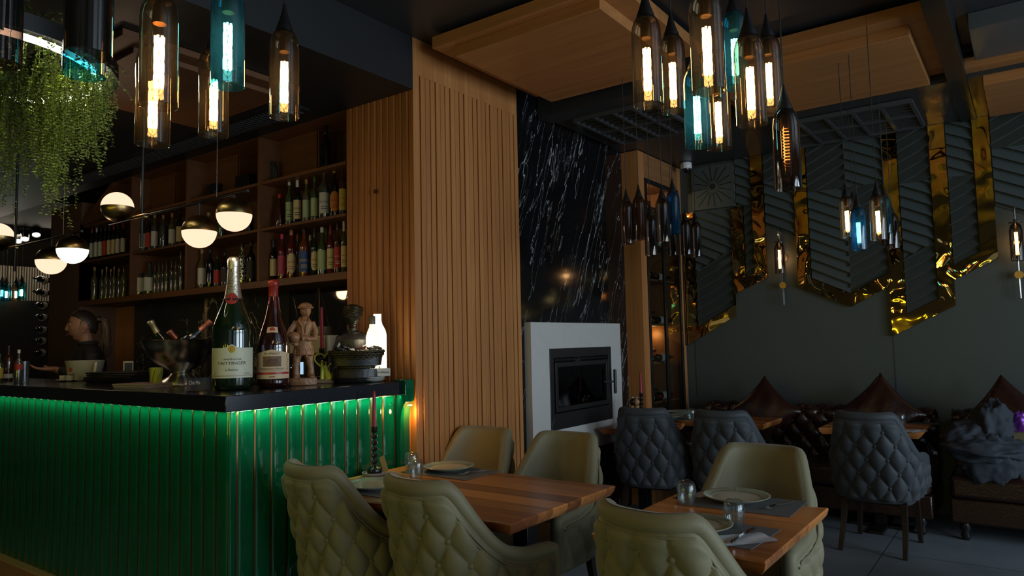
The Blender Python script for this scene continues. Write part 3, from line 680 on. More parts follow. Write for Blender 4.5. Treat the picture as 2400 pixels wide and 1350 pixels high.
# ============================================================ BOTTLE PENDANTS
g_amber = glass('amber_smoke_glass', (.66, .57, .44), 2.1, haze=.010)
g_teal = glass('teal_glass', (.16, .62, .76), 1.9, haze=.045)
g_dark = glass('dark_smoke_glass', (.36, .28, .24), 2.6, haze=.02)
g_blue = glass('deep_blue_glass', (.05, .30, .60), 1.8, haze=.10)
g_clear = glass('clear_bulb_glass', (.98, .95, .9), .8)
fil_w = emis('filament_bright', (1, .62, .25), 42)
fil_c = emis('filament_cool', (.75, 1, .85), 16)
fil_o = emis('filament_orange', (1, .36, .07), 7)
glow_w = emis('glow_warm', (1, .68, .32), 2.6)
brass_s = mat('socket_brass', (.30, .17, .08), .35, 1)
PR = .042
def make_pendant(gl, f, cable, lit=True, hh=.285):
    t = thing('bottle_pendant', 'x', 'pendant light')
    MB().lathe([(PR-.003, .0), (PR, .001), (PR, hh-.085), (PR*.96, hh-.062), (PR*.82, hh-.042), (PR*.6, hh-.028), (PR*.45, hh-.02)], 28, caps=False).build('glass_shade', gl, t, angle=60)
    MB().lathe([(0, hh-.04), (PR*.62, hh-.036), (PR*.60, hh-.024), (PR*.38, hh+.002), (PR*.2, hh+.03), (.004, hh+.055), (0, hh+.055)], 20).build('cap', m_black, t)
    MB().tube((0, 0, hh+.05), (0, 0, cable), .0022, n=6).build('cable', m_matte, t)
    if f:
        MB().lathe([(0, hh-.09), (.015, hh-.09), (.015, hh-.05), (.01, hh-.04), (0, hh-.04)], 14).build('socket', brass_s, t)
        b = MB().lathe([(.0145, hh-.09), (.0155, hh-.11), (.0155, .05), (.012, .035), (.004, .026), (0, .025)], 16, caps=False).build('bulb', g_clear, t)
        mb = MB()
        if f is fil_o:
            pts = [(.010*math.cos(q*.9), .010*math.sin(q*.9), .09+.13*q/90) for q in range(91)]; mb.sweep(pts, .0011, 4)
        else:
            for j in range(6):
                a = 2*PI*j/6
                pts = [(.0088*math.cos(a+.5*math.sin(q*1.3)), .0088*math.sin(a+.5*math.sin(q*1.3)), .045+(hh-.165)*q/9) for q in range(10)]
                mb.sweep(pts, .003, 5)
        mb.build('filament', f, b)
    return t
# glass kind, filament, centre x, bottom y, width in the photo -> real place
pend = [
 ('amber', 'w', 1520, 248, 70, 'leftmost lit amber bottle pendant of the cluster over the small near table'),
 ('amber', 'w', 1580, 263, 60, 'lit amber bottle pendant second from left in the cluster over the small near table'),
 ('amber', 'w', 1662, 216, 79, 'largest lit smoky bottle pendant at the top of the cluster over the small near table'),
 ('teal', 'c', 1726, 207, 60, 'upper teal glass bottle pendant of the cluster over the small near table'),
 ('teal', 'c', 1637, 344, 61, 'lower teal glass bottle pendant hanging lowest left in the right cluster'),
 ('amber', 'w', 1687, 350, 57, 'lit amber bottle pendant directly behind and right of the lower teal one'),
 ('amber', 'w', 1763, 293, 70, 'lit amber bottle pendant second from right in the upper right cluster'),
 ('amber', 'w', 1806, 260, 58, 'rightmost bright amber bottle pendant of the upper cluster'),
 ('dark', 'o', 1848, 444, 62, 'smoked bottle pendant with dim orange spiral filament hanging lowest at the right'),
 ('dark', None, -5, 150, 95, 'smoked bottle pendant cut off by the left edge of the photo'),
 ('dark', None, 207, 130, 101, 'large unlit smoked bottle pendant in front of a teal one at the upper left'),
 ('teal', None, 197, 178, 90, 'teal bottle pendant hanging behind the large smoked one at the upper left'),
 ('amber', 'w', 371, 250, 86, 'big lit amber bottle pendant left of the teal one at the upper left'),
 ('amber', 'w', 357, 340, 77, 'lit amber bottle pendant hanging low behind the big amber one'),
 ('teal', 'c', 533, 203, 77, 'brightly lit teal bottle pendant in the upper left cluster'),
 ('amber', 'w', 500, 318, 68, 'lit amber bottle pendant half hidden behind the lit teal one'),
 ('amber', 'w', 666, 276, 68, 'rightmost lit amber bottle pendant of the upper left cluster'),
 ('dark', None, 1471, 572, 31, 'leftmost unlit smoked bottle pendant before the black marble'),
 ('dark', None, 1500, 562, 31, 'unlit smoked bottle pendant second from left before the wine cabinet'),
 ('dark', None, 1527, 599, 29, 'low unlit smoked bottle pendant third from left before the wine cabinet'),
 ('dark', None, 1555, 568, 32, 'middle unlit smoked bottle pendant before the wine cabinet door'),
 ('blue', None, 1580, 548, 31, 'deep blue unlit bottle pendant before the wine cabinet'),
 ('dark', None, 1577, 599, 24, 'far unlit smoked bottle pendant hanging just under the deep blue one'),
 ('dark', None, 1609, 597, 25, 'unlit smoked bottle pendant second from right in the unlit cluster'),
 ('dark', None, 1633, 602, 25, 'rightmost unlit smoked bottle pendant of the unlit cluster'),
 ('amber', 'w', 1988, 557, 32, 'leftmost lit amber bottle pendant of the small cluster before the relief wall'),
 ('dark', None, 2004, 553, 27, 'smoked bottle pendant just behind the leftmost lit one before the relief wall'),
 ('blue', 'c', 2015, 586, 33, 'blue lit bottle pendant hanging lowest before the relief wall'),
 ('amber', 'w', 2061, 563, 35, 'lit amber bottle pendant in front of the right mirror band'),
 ('teal', None, 2077, 547, 28, 'teal bottle pendant partly behind the right lit amber one before the relief wall'),
 ('dark', None, 2080, 574, 27, 'low smoked bottle pendant behind the right lit amber one before the relief wall'),
 ('dark', None, 2094, 583, 27, 'rightmost smoked bottle pendant before the relief wall'),
]
GL = {'amber': g_amber, 'teal': g_teal, 'dark': g_dark, 'blue': g_blue}; FI = {'w': fil_w, 'c': fil_c, 'o': fil_o, None: None}
cluster_pts = []
for i, (g, f, px, py, wd, lab) in enumerate(pend):
    dd = 2*PR*F/wd; p = atd(px, py, dd)
    ceil = 3.16 if p.y > 4.45 else (3.15 if (-2.8 < p.x < -1.6 and 3.1 < p.y < 4.2) else ZCEIL)
    hh = .285 if i not in (17, 18, 19, 20, 21, 22, 23, 24) else .30
    t = make_pendant(GL[g], FI[f], ceil-p.z, hh=hh); t.location = p; t.rotation_euler.z = i*1.1
    t['label'] = lab; t['group'] = 'bottle pendants of the right cluster' if i < 9 else 'bottle pendants of the upper left cluster' if i < 17 else 'unlit bottle pendants by the wine cabinet' if i < 25 else 'bottle pendants before the relief wall'
for (x, y, z, nm) in ((-.95, 2.45, ZCEIL, 'round black ceiling rose over the near table pendants'), (-2.0, 1.1, ZCEIL, 'round black ceiling rose over the upper left pendants')):
    tag(MB().lathe([(0, -.03), (.22, -.03), (.22, 0), (0, 0)], 32).build('ceiling_rose', m_black, loc=(x, y, z)), nm, 'ceiling rose')

# ============================================================ GLOBE LAMPS OVER THE BAR
bm_ = mat('brushed_antique_brass', (.36, .25, .10), .28, 1)
bb_ = bm_.node_tree.nodes['Principled BSDF']; bb_.inputs['Anisotropic'].default_value = .6
opal = emis('opal_glass', (1, .66, .45), 1.25)
opalb = emis('opal_glass_bright', (1, .86, .72), 3.4)
RY = 2.10
def globe(parent, c, r, upside, rodz, mo):
    """half brass, half opal glass ball hung from the rod"""
    c = Vector(c)-parent.location
    t0 = MB().sphere(c, r, 32, 14, 0 if not upside else -1, 1 if not upside else 0).build('brass_shell', bm_, parent, angle=60)
    MB().sphere(c, r*.985, 32, 14, -1 if not upside else 0, 0 if not upside else 1).build('opal_globe', mo, parent, angle=60)
    zz = rodz-parent.location.z; s = 1 if not upside else -1
    MB().tube((c.x, c.y, c.z+s*r*.98), (c.x, c.y, zz), .008, n=8).build('stem', m_black, parent)
def linear(label, ends, joint, balls, wire):
    z = at(*joint, 'y', RY).z; xa = at(*ends[0], 'y', RY).x; xb = at(*ends[1], 'y', RY).x; xj = at(*joint, 'y', RY).x
    t = thing('globe_lamp', label, 'pendant lamp', (xj, RY, z), 0, 'globe rod lamps over the bar')
    MB().tube((xa-xj, 0, 0), (xb-xj, 0, 0), .008, n=10).build('rod', m_black, t)
    MB().tube((-.07, 0, 0), (.07, 0, 0), .0135, n=14).build('joint_sleeve', gold, t)
    MB().tube((0, .012, -.18), (0, .012, (2.93 if xj > -4.6 else 2.995)-z), .009, n=10).build('pole', m_black, t)
    xw = at(*wire, 'y', RY).x-xj
    MB().tube((xw, 0, .0), (xw, 0, (2.93 if xj > -4.6 else 2.995)-z), .0018, n=6).build('wire', mat('steel_wire', (.4, .38, .35), .4, 1), t)
    for (px, py, dia, up_, mo) in balls:
        r = .095; p = at(px, py, 'y', RY)
        dd = (p-CAM).dot(fwd); r = dia/2*dd/F
        globe(t, p, r, up_, z, mo)
        point('globe_light', (p.x, p.y-.0, p.z+(.12 if up_ else -.12)), 1.3, (1, .68, .42), .06)
linear('right brass and opal globe lamp on a black rod over the bar', ((256, 533), (581, 447)), (328, 508),
       [(275.5, 485.5, 70.7, True, opal), (467, 543, 78, False, opal), (549, 503, 81, False, opal)], (508, 455))
linear('left brass and opal globe lamp on a black rod cut by the photo edge', ((-80, 612), (192, 546)), (31, 580),
       [(-4, 555, 65, True, opal), (120, 610.7, 65.7, False, opal), (170, 585, 67, False, opalb)], (148, 554))

# ============================================================ HANGING PLANT RING
rc = atd(-60, 150, 3.1); RR = .47
pl = thing('hanging_planter', 'ring shaped hanging planter with light strip and trailing artificial greenery', 'hanging planter', tuple(rc))
MB().sweep([(RR*math.cos(a), RR*math.sin(a), .0) for a in np.linspace(0, 2*PI, 49)[:-1]], .015, 8, closed=True).build('light_ring', emis('ring_led', (1, .93, .78), 6), pl)
MB().lathe([(RR-.08, .0), (RR-.03, .025), (RR+.03, .025), (RR+.08, .0), (RR+.08, .07), (RR-.08, .07), (RR-.08, .0)], 48, caps=False).build('ring_frame', m_black, pl)  # frame plate widened to shade the soffit from the ring's light
mb = MB()
for a in (0.3, 2.4, 4.5): mb.tube((RR*math.cos(a), RR*math.sin(a), .05), (0, 0, 2.995-rc.z if rc.y > -3 else .5), .003, n=6)
mb.build('suspension_wire', m_black, pl)
rng = np.random.default_rng(3)
leafg = mat('leaf_green', (.24, .34, .035), .6, noise=.35, nscale=30)
leafp = mat('leaf_pale_green', (.42, .55, .12), .6, noise=.3, nscale=30)
leafd = mat('leaf_dark_green', (.055, .10, .02), .65, noise=.35, nscale=30)
def strand(mb, st, p, ln, sp=.014, ls=.012, sway=.03, dens=2):
    p = np.array(p); pts = []; dx, dy = rng.normal(0, sway, 2); n = max(3, int(ln/sp))
    ph = rng.uniform(0, 6)
    for i in range(n+1):
        t = i/n; pts.append(p+np.array([dx*t+.008*math.sin(ph+6*t), dy*t+.008*math.cos(ph+5*t), -ln*t]))
    st.sweep([tuple(q) for q in pts[::3]+[pts[-1]]], .0011, 3, caps=False)
    for i in range(n+1):
        for k in range(dens):
            a = rng.uniform(0, 2*PI); l = ls*rng.uniform(.7, 1.25)
            c = pts[i]+np.array([math.cos(a), math.sin(a), -.3])*l*.55
            u = np.array([math.cos(a), math.sin(a), -.5])*l*.5; v = np.array([-math.sin(a), math.cos(a), rng.uniform(-.6, .6)])*l*.36
            mb.add([c-u, c+v, c+u, c-v], [(0, 1, 2, 3)])
mbs = [MB(), MB(), MB()]; st = MB()
for i in range(340):
    a = rng.uniform(0, 2*PI); r = RR+rng.normal(0, .045); k = rng.choice([0, 0, 2, 2, 1]); ln = rng.uniform(.08, .37)
    strand(mbs[k], st, (r*math.cos(a), r*math.sin(a), .06+rng.uniform(-.02, .07)), ln, .017, .014, .05, 2)
# long pale tassels at the right rim, placed where they hang
for px, ln, k, c in ((232, .27, 1, 26), (205, .34, 1, 28), (175, .28, 1, 20), (140, .50, 1, 36), (120, .46, 1, 22), (95, .36, 0, 22), (60, .40, 0, 22), (30, .46, 2, 24), (8, .44, 0, 20), (50, .32, 2, 16)):
    for j in range(c):
        q = atd(px+rng.normal(0, 7), 210, 3.1+rng.normal(0, .05)); q = q-rc
        strand(mbs[k], st, (q.x+rng.normal(0, .02), q.y+rng.normal(0, .02), .0+rng.uniform(-.15, .06)), ln*rng.uniform(.6, 1.2), .013, .013, .02, 2)
for i in range(420):
    a = rng.uniform(0, 2*PI); r = RR*rng.uniform(.2, 1.05)
    strand(mbs[2], st, (r*math.cos(a), r*math.sin(a), .13+rng.uniform(-.03, .05)), rng.uniform(.08, .28), .016, .02, .06, 2)
for k, (mt_, nm) in enumerate(((leafg, 'foliage'), (leafp, 'pale_foliage'), (leafd, 'dark_foliage'))):
    o = mbs[k].build(nm, mt_, pl, smooth=False); o['kind'] = 'stuff'
o = st.build('stems', mat('stem', (.05, .05, .015), .7), pl, smooth=False); o['kind'] = 'stuff'
for a in np.linspace(0, 2*PI, 9)[:-1]: q = Vector((rc.x+RR*.9*math.cos(a), rc.y+RR*.9*math.sin(a), rc.z-.02)); spot('planter_light', q, q+Vector((.25*math.cos(a), .25*math.sin(a), -1)), 3.2, (1, .9, .5), math.radians(165), .03)

# ============================================================ FAR LEFT ROOM
XF = -10.45
cm = mat('pale_corrugated_panel', (.42, .36, .29), .35)
fw_ = thing('slatted_wall_panel', 'pale vertically ribbed wall panel in the far left room', 'wall panel', (XF, 3.6, 2.0))
mb = MB()
for i in range(44): mb.box(-.02, .02, -.62+i*.03, -.606+i*.03, -.2, .55)
mb.build('ribs', cm, fw_); MB().box(-.04, -.02, -.65, .75, -.2, .55).build('backing', mat('panel_back', (.10, .08, .06), .5), fw_)
tag(MB().box(XF-.05, XF+.4, 2.4, 3.93, .3, 2.09).build('partition', m_matte), 'tall matte black partition below the ribbed panel at the far left', 'partition')
rk = thing('wine_rack', 'narrow vertical black rack of bottles displayed at the far left', 'wine rack', (-9.2, 3.56, 0))
MB().box(-.02, .0, -.05, -.03, 0, 2.6).box(-.02, .0, .03, .05, 0, 2.6).build('rack_rails', m_black, rk)
b0 = None
wl = mat('rack_label', (.8, .74, .62), .5)
for i, py in enumerate((656, 686, 716, 744, 773, 799, 827)):
    px = 106-i*.9; p = at(px, py, 'x', -9.12)
    if i == 0:
        t = thing('wine_bottle', 'x', 'wine bottle'); R_ = Matrix.Rotation(-PI/2, 4, 'X')
        MB().lathe([(0, .0), (.034, 0), (.038, .006), (.038, .18), (.03, .21), (.0145, .24), (.0135, .30), (0, .30)], 16).xf(R_).xf(Matrix.Rotation(PI, 4, 'Z')).build('glass_body', dkglass, t)
        MB().lathe([(.0388, .05), (.0388, .14)], 16, caps=False).xf(R_).xf(Matrix.Rotation(PI, 4, 'Z')).build('paper_label', wl, t); b0 = t; t.location = p
        b0.rotation_euler.z = .8; t.location.x -= .06; t.location.y += .04
    else: t = copy_tree(b0); t.location = p; t.location.x -= .06; t.location.y += .04
    t['label'] = 'wine bottle lying in the far left rack, %s from the top' % ['first', 'second', 'third', 'fourth', 'fifth', 'sixth', 'lowest'][i]; t['group'] = 'bottles in the far left rack'
    MB().tube((p.x-.06, p.y, p.z-.043), (p.x+.02, p.y, p.z-.043), .006, n=6).build('bottle_peg', m_black, rk).location = -rk.location
spot('rack_light', (-8.6, 2.6, 2.9), (-9.2, 3.6, 1.7), 16, (1, .8, .6), math.radians(60))
area('panel_wash', (XF+.35, 3.6, 2.9), (0, math.radians(-25), 0), .1, 1.2, 5, (1, .84, .66))
for i, (px, py, wd, g, f, lab) in enumerate(((4, 703, 19, 'teal', 'c', 'leftmost blue lit bottle pendant in the far left room'), (14, 706, 19, 'teal', 'c', 'second blue lit bottle pendant in the far left room'), (37, 706, 18, 'amber', 'w', 'lit amber bottle pendant beside the ribbed panel in the far left room'), (50, 702, 19, 'teal', 'c', 'rightmost blue lit bottle pendant in the far left room'))):
    p = atd(px, py, 8.6)
    t = make_pendant(GL[g] if g != 'teal' else glass('bright_teal_glass', (.2, .75, .9), 1.2), FI[f], 2.99-p.z, hh=.24); t.location = p; t.scale = (1.17, 1.17, 1.17 if False else 1.0); t['label'] = lab; t['group'] = 'bottle pendants in the far left room'
    point('bulb_light', (p.x, p.y, p.z+.1), .06, (.5, .95, 1) if g == 'teal' else (1, .7, .35), .03)
for i, (px, py, lab) in enumerate(((85, 551, 'right white lit track spotlight in the far left room'), (58, 561, 'middle track spotlight in the far left room'), (41, 566, 'left track spotlight in the far left room'))):
    p = at(px, py, 'z', 2.84) if False else atd(px, py, 8.8)
    t = thing('track_spotlight', lab, 'spotlight', tuple(p), face_cam(p), 'track spotlights in the far left room')
    R_ = Matrix.Rotation(math.radians(-35), 4, 'X')
    MB().lathe([(.03, .12), (.045, .1), (.045, 0)], 18, caps=False).xf(R_).build('housing', m_black, t)
    MB().lathe([(0, .012), (.043, .012)], 18, caps=False).xf(R_).build('lens', emis('spot_lens', (1, .93, .8), 9), t)
    MB().tube((0, .05, .1), (0, .05, 2.995-p.z), .008, n=6).build('bracket', m_black, t)
tag(MB().box(-9.9, -7.8, 4.6, 4.66, 2.93, 2.995).build('light_track', m_black), 'black lighting track on the ceiling of the far left room', 'light track')
point('far_room_light', (-9.3, 4.4, 2.7), 2.2, (1, .82, .62), .08)
# ============================================================ CHAIRS
def sstep(x): x = np.clip(x, 0, 1); return x*x*(3-2*x)
cA, cB, zB0 = .29, .26, .345
def cplan(t, z, inset=0.):
    """t in degrees from the middle of the back; z height"""
    z = np.asarray(z, float); a = np.radians(np.clip(np.abs(t), 0, 90)); sg = np.sign(t)
    wz = np.interp(z, [.30, .36, .45, .62, .8, .96], [.80, .86, .97, 1.0, .93, .86])
    A = cA*wz-inset; B = cB-inset
    x = sg*A*np.sin(a)**.72; y = -B*np.cos(a)**.72
    ex = np.clip(np.abs(t)-90, 0, 60); y = y+.25*ex/35; x = x*(1-.03*ex/35)
    lean = .13*np.clip((z-.46)/.5, 0, 2)**1.25*np.cos(a)**.6
    return np.stack([x+0*z, y-lean, z+0*t], -1)
TM = 124.
def ctop0(t):
    q = np.clip((np.abs(t)-47)/60, 0, 1); r = np.clip((np.abs(t)-40)/10, 0, 1)
    return .635+.325*(1-q)**2.1-.012*r**2*(1-q)-.012*np.clip((np.abs(t)-112)/12, 0, 1)**2-.006*np.cos(np.radians(np.clip(t*1.8, -90, 90)))
_ct = np.linspace(-TM-30, TM+30, 2400); _cz = np.convolve(np.pad(ctop0(_ct), 80, mode='edge'), np.hanning(161)/np.hanning(161).sum(), 'valid')
def ctop(t): return np.interp(t, _ct, _cz)
_t = np.linspace(-TM, TM, 1200); _p = cplan(_t, np.full_like(_t, .66)); _s = np.concatenate([[0], np.cumsum(np.linalg.norm(np.diff(_p, axis=0), axis=1))]); _s -= _s[-1]/2
def s_of(t): return np.interp(t, _t, _s)
def t_of(s): return np.interp(s, _s, _t)
DX, DZ, ZR = .128, .098, .842
def puff(s, z):
    a = s/DX+(z-ZR)/(2*DZ); b = s/DX-(z-ZR)/(2*DZ)
    h = (np.abs(np.sin(PI*a))*np.abs(np.sin(PI*b)))**.5
    pl = np.abs(np.sin(PI*s/DX))**.45
    k = sstep((z-ZR)/.03)
    return h*(1-k)+pl*k*.9
def make_chair(nm, fabric, inner, button_m, pipe_m):
    t = thing('dining_chair', 'x', 'chair')
    nu, nv = 220, 96
    T = np.linspace(-TM, TM, nu)[:, None]; V = np.linspace(0, 1, nv)[None, :]
    _sl = np.gradient(ctop(T[:, 0]))/np.gradient(s_of(T[:, 0])); CO = (1/np.sqrt(1+_sl**2))[:, None]; CO = np.convolve(np.pad(CO[:, 0], 6, mode='edge'), np.ones(13)/13, 'valid')[:, None]
    Z = zB0+(ctop(T)-.012-zB0)*V; P = cplan(T+0*Z, Z)
    TT = T+0*Z; N = np.cross(cplan(TT+.6, Z)-cplan(TT-.6, Z), cplan(TT, Z+.004)-cplan(TT, Z-.004)); N /= np.linalg.norm(N, axis=-1, keepdims=True)
    if N[nu//2, 5, 1] > 0: N = -N
    S = s_of(T)+0*Z; h = puff(S, Z)
    fade = sstep(((ctop(T)-Z)*CO-.03)/.035)*sstep((Z-zB0)/.03)*sstep((TM-np.abs(T))/6)
    P = P+N*(.026*h*fade-.006*(1-fade))[..., None]
    back = MB().grid(P).build('backrest', fabric, t, angle=80)
    Vi = np.concatenate([np.linspace(0, .92, 14), np.linspace(.935, 1, 9)])[None, :]; tq = T[::2]; sq = s_of(tq); zq = ctop(tq)-.012; g1_ = np.gradient(sq[:, 0]); g2_ = np.gradient(zq[:, 0]); gl = np.hypot(g1_, g2_); ns_, nz_ = (-g2_/gl)[:, None], (g1_/gl)[:, None]
    ph = np.radians(np.linspace(88, 0, 8))[None, :]; S1 = sq+ns_*.0342*np.sin(ph); Z1 = zq+nz_*.0342*np.sin(ph); I1 = .03+.0342*np.cos(ph)+0*Z1
    vv = np.linspace(.03, 1, 14)[None, :]; Z2 = zq+(.40-zq)*vv; S2 = sq+0*Z2; I2 = .0642+.010*sstep((zq-Z2)/.2)
    Zi = np.concatenate([Z1, Z2], 1); TI = t_of(np.concatenate([S1, S2], 1)); ins = np.concatenate([I1, I2], 1); TI = np.clip(TI, -TM, TM); A_ = cplan(TI, Zi, 0.); B_ = cplan(TI, Zi, .1); Pi = A_+(B_-A_)*(ins/.1)[..., None]
    MB().grid(Pi).build('inner_back', inner, t, angle=80)
    # closing strip below and roll along the edge
    ts = np.concatenate([np.linspace(-TM, TM, 110)]); zt = ctop(ts)-.012
    o = cplan(ts, zt); i_ = cplan(ts, zt, .06); mid = (o+i_)/2
    path = [tuple(q) for q in mid]
    dn = lambda k: [(mid[k][0], mid[k][1]+.006, z) for z in (.58, .52, .46, .40)]
    path = dn(0)[::-1]+path+dn(-1)
    MB().sweep(path, .0335, 12).build('edge_roll', inner, t, angle=80)
    for off in (.036, .048):
        q = np.stack([s_of(ts), zt], -1); tg = np.gradient(q, axis=0); tg /= np.linalg.norm(tg, axis=-1, keepdims=True); nn = np.stack([tg[:, 1], -tg[:, 0]], -1)
        q2 = q+nn*off; keep = (np.abs(q2[:, 0]) < s_of(TM-3)); q2 = q2[keep]; mono = np.concatenate([[True], q2[1:, 0] > np.maximum.accumulate(q2[:, 0])[:-1]+.0005]); q2 = q2[mono]
        P2 = cplan(t_of(q2[:, 0]), q2[:, 1], -.004)
        MB().sweep([tuple(v) for v in P2], .0045, 6).build('piping', pipe_m, t, angle=80)
    bt = None
    for r in range(5):
        z = ZR-r*DZ; off = .5*(r % 2)
        for c in range(-5, 6):
            s = (c+off)*DX; tt = float(t_of(s))
            if abs(s) > _s[-1]-.03 or abs(tt) > TM-8 or z > ctop(np.array(tt))-.085: continue
            p = cplan(np.array([tt]), np.array([z]), -.001)[0]
            if bt is None: bt = MB().sphere((0, 0, 0), (.0135, .0135, .0135), 12, 8).build('button', button_m, back); o_ = bt
            else: o_ = bt.copy(); COL.objects.link(o_); o_.parent = back
            o_.location = p
    # seat
    mb = MB(); nn = 28; G = []
    for a in range(nn+1):
        row = []
        for b in range(nn+1):
            x = -1+2*a/nn; y = -1+2*b/nn
            rr = (abs(x)**6+abs(y)**6)**(1/6); k = max(abs(x), abs(y))/rr if rr > 0 else 1
            px, py = x*.232*min(1, k*1.0+.0), .035+y*.225*min(1, k)
            row.append((px, py, .475+.022*(1-x**4)*(1-y**4)-.03*max(0, rr-.8)**1*1.0))
        G.append(row)
    mb.grid(G)
    ring = [G[a][0] for a in range(nn)]+[G[nn][b] for b in range(nn)]+[G[a][nn] for a in range(nn, 0, -1)]+[G[0][b] for b in range(nn, 0, -1)]
    R2 = []
    for z, k in ((0, 1), (-.02, 1.035), (-.06, 1.045), (-.10, 1.03), (-.135, 1.0)): R2.append([(x*k, .035+(y-.035)*k, zz+z if z else zz) for x, y, zz in ring])
    mb.grid(list(map(list, zip(*R2))), closed=True)
    mb.build('seat', inner, t, angle=80)
    MB().box(-.21, .21, -.2, .235, .325, .36).build('seat_base', m_black, t)
    lm = mat('dark_wood_leg', (.022, .013, .009), .4)
    for sx_ in (-1, 1):
        for fr in (1, -1):
            mb = MB(); secs = []
            for q in range(7):
                u = q/6; z = .345*(1-u); w_ = .021-.007*u
                x = sx_*(.19+.015*u); y = (.2+.01*u) if fr == 1 else (-.185-.02*u-.10*u*u)
                secs.append([(x-w_, y-w_, z), (x+w_, y-w_, z), (x+w_, y+w_, z), (x-w_, y+w_, z)])
            mb.grid(list(map(list, zip(*secs))), closed=True); mb.add(secs[-1], [(0, 1, 2, 3)])
            mb.build('leg', lm, t, bevel=.002, smooth=False)
    return t
olive = mat('olive_suede', (.215, .19, .105), .62, noise=.12, nscale=6, sheen=.15, bump=.04, bscale=250)
olive2 = mat('olive_suede_edge', (.205, .18, .10), .6, noise=.1, nscale=6, sheen=.15, bump=.04, bscale=250)
char = mat('charcoal_suede', (.047, .056, .065), .65, noise=.12, nscale=6, sheen=.12, bump=.04, bscale=250)
char2 = mat('charcoal_suede_edge', (.045, .053, .062), .65, noise=.1, nscale=6, sheen=.12)
co = make_chair('olive', olive, olive2, olive2, olive2); cg = make_chair('grey', char, char2, char2, char2)
def place_chair(src, first, label, px, py, rz, group):
    """px,py: middle of the top edge in the photo"""
    p = at(px, py, 'z', .93)
    off = Matrix.Rotation(rz, 3, 'Z')@Vector((0, -.345, 0)); loc = (p.x-off.x, p.y-off.y, 0)
    if first: o = src; o.location = loc; o.rotation_euler.z = rz; o['label'] = label
    else: o = dup(src, label, loc, rz)
    o['group'] = group; o.scale = (.965, .965, .965); return o
rd = math.radians
g1 = 'olive chairs around the near tables'; g2 = 'charcoal chairs at the rear tables'
place_chair(co, True, 'olive buttoned chair nearest the green bar, back to the camera', 700, 1094, rd(-7), g1)
place_chair(co, False, 'olive buttoned chair in the middle foreground, back to the camera', 948, 1128, rd(-7), g1)
place_chair(co, False, 'olive chair across the long table in front of the slatted pillar', 1150, 1004, rd(183), g1)
place_chair(co, False, 'olive chair across the long table in front of the fireplace', 1342, 1016, rd(181), g1)
place_chair(co, False, 'olive buttoned chair at the small table, lowest in the foreground', 1490, 1203, rd(-9), g1)
place_chair(co, False, 'olive chair on the far side of the small table, smooth front visible', 1797, 1046, rd(180), g1)
place_chair(cg, True, 'charcoal buttoned chair just right of the fireplace', 1499, 960, rd(7), g2)
place_chair(cg, False, 'charcoal buttoned chair in front of the second rear table, between two others', 1682, 966, rd(2), g2)
place_chair(cg, False, 'charcoal buttoned chair standing alone at the right with four legs visible', 2020, 970, rd(-4), g2)
place_chair(cg, False, 'charcoal chair cut off by the lower right edge of the photo', 2480, 1035, rd(-40), g2)

# ============================================================ TABLES
walnut = wood('walnut_planks', (.62, .235, .062), (.20, .058, .018), 'x', .3, 7, .5, planks=('y', .115, .45))
nt = walnut.node_tree
def make_table(label, x0, x1, y0, y1, z=.76, cols=((0, 0),), group='live edge wooden tables', seed=1):
    cx, cy = (x0+x1)/2, (y0+y1)/2; a, b = (x1-x0)/2, (y1-y0)/2; rng = np.random.default_rng(seed)
    t = thing('dining_table', label, 'table', (cx, cy, 0), 0, group)
    n = 26; ph = rng.uniform(0, 6, 4)
    def wv(u, k): return .009*math.sin(5*u+ph[k])+.005*math.sin(13*u+ph[k+1])
    lo = [(-a+2*a*i/n, -b+wv(i/n*3, 0)) for i in range(n+1)]; hi = [(-a+2*a*i/n, b+wv(i/n*3, 2)) for i in range(n+1)]
    out = lo+hi[::-1]
    m = len(out)
    def ring(k, zz): return [(x*(1-k/a), y*(1-k/b), zz) for x, y in out]
    secs = [ring(.004, z), ring(0, z-.006), ring(.006, z-.028), ring(.022, z-.048)]
    mb = MB(); mb.grid(list(map(list, zip(*secs))), closed=True)
    G = [[(*lo[i], z)] for i in range(n+1)]
    mb.add([(x*(1-.004/a), y*(1-.004/b), z) for x, y in lo]+[(x*(1-.004/a), y*(1-.004/b), z) for x, y in hi], [(i, i+1, n+2+i, n+1+i) for i in range(n)])
    mb.add([(x*(1-.022/a), y*(1-.022/b), z-.048) for x, y in lo]+[(x*(1-.022/a), y*(1-.022/b), z-.048) for x, y in hi], [(i, n+1+i, n+2+i, i+1) for i in range(n)])
    mb.build('tabletop', walnut, t, angle=30)
    for (px, py) in cols:
        MB().box(px-.04, px+.04, py-.04, py+.04, .02, z-.05).build('pedestal_column', m_black, t, bevel=.003)
        MB().box(px-.05, px+.05, py-.27, py+.27, 0, .022).box(px-.22, px+.22, py-.05, py+.05, 0, .022).build('foot_plate', m_black, t, bevel=.003)
    MB().box(-a*.8, a*.8, -.04, .04, z-.062, z-.049).build('top_bracket', m_black, t)
    return t
make_table('long live edge walnut table standing against the green bar side', XB+.015, -1.665, 2.24, 3.08, cols=((.42, 0), (-.42, 0)), seed=4)
make_table('small live edge walnut table with place settings at the front right', -1.345, -.715, 2.29, 3.12, cols=((0, 0),), seed=2)
make_table('rear walnut table between two charcoal chairs', -2.70, -1.78, 5.80, 6.42, cols=((.15, 0),), seed=3)
make_table('rear walnut table behind the charcoal chair standing alone', -1.36, -.68, 5.78, 6.45, cols=((0, 0),), seed=5)
make_table('small walnut table hidden behind the charcoal chair right of the fireplace', -2.84, -2.36, 5.02, 5.62, cols=((0, 0),), seed=6)
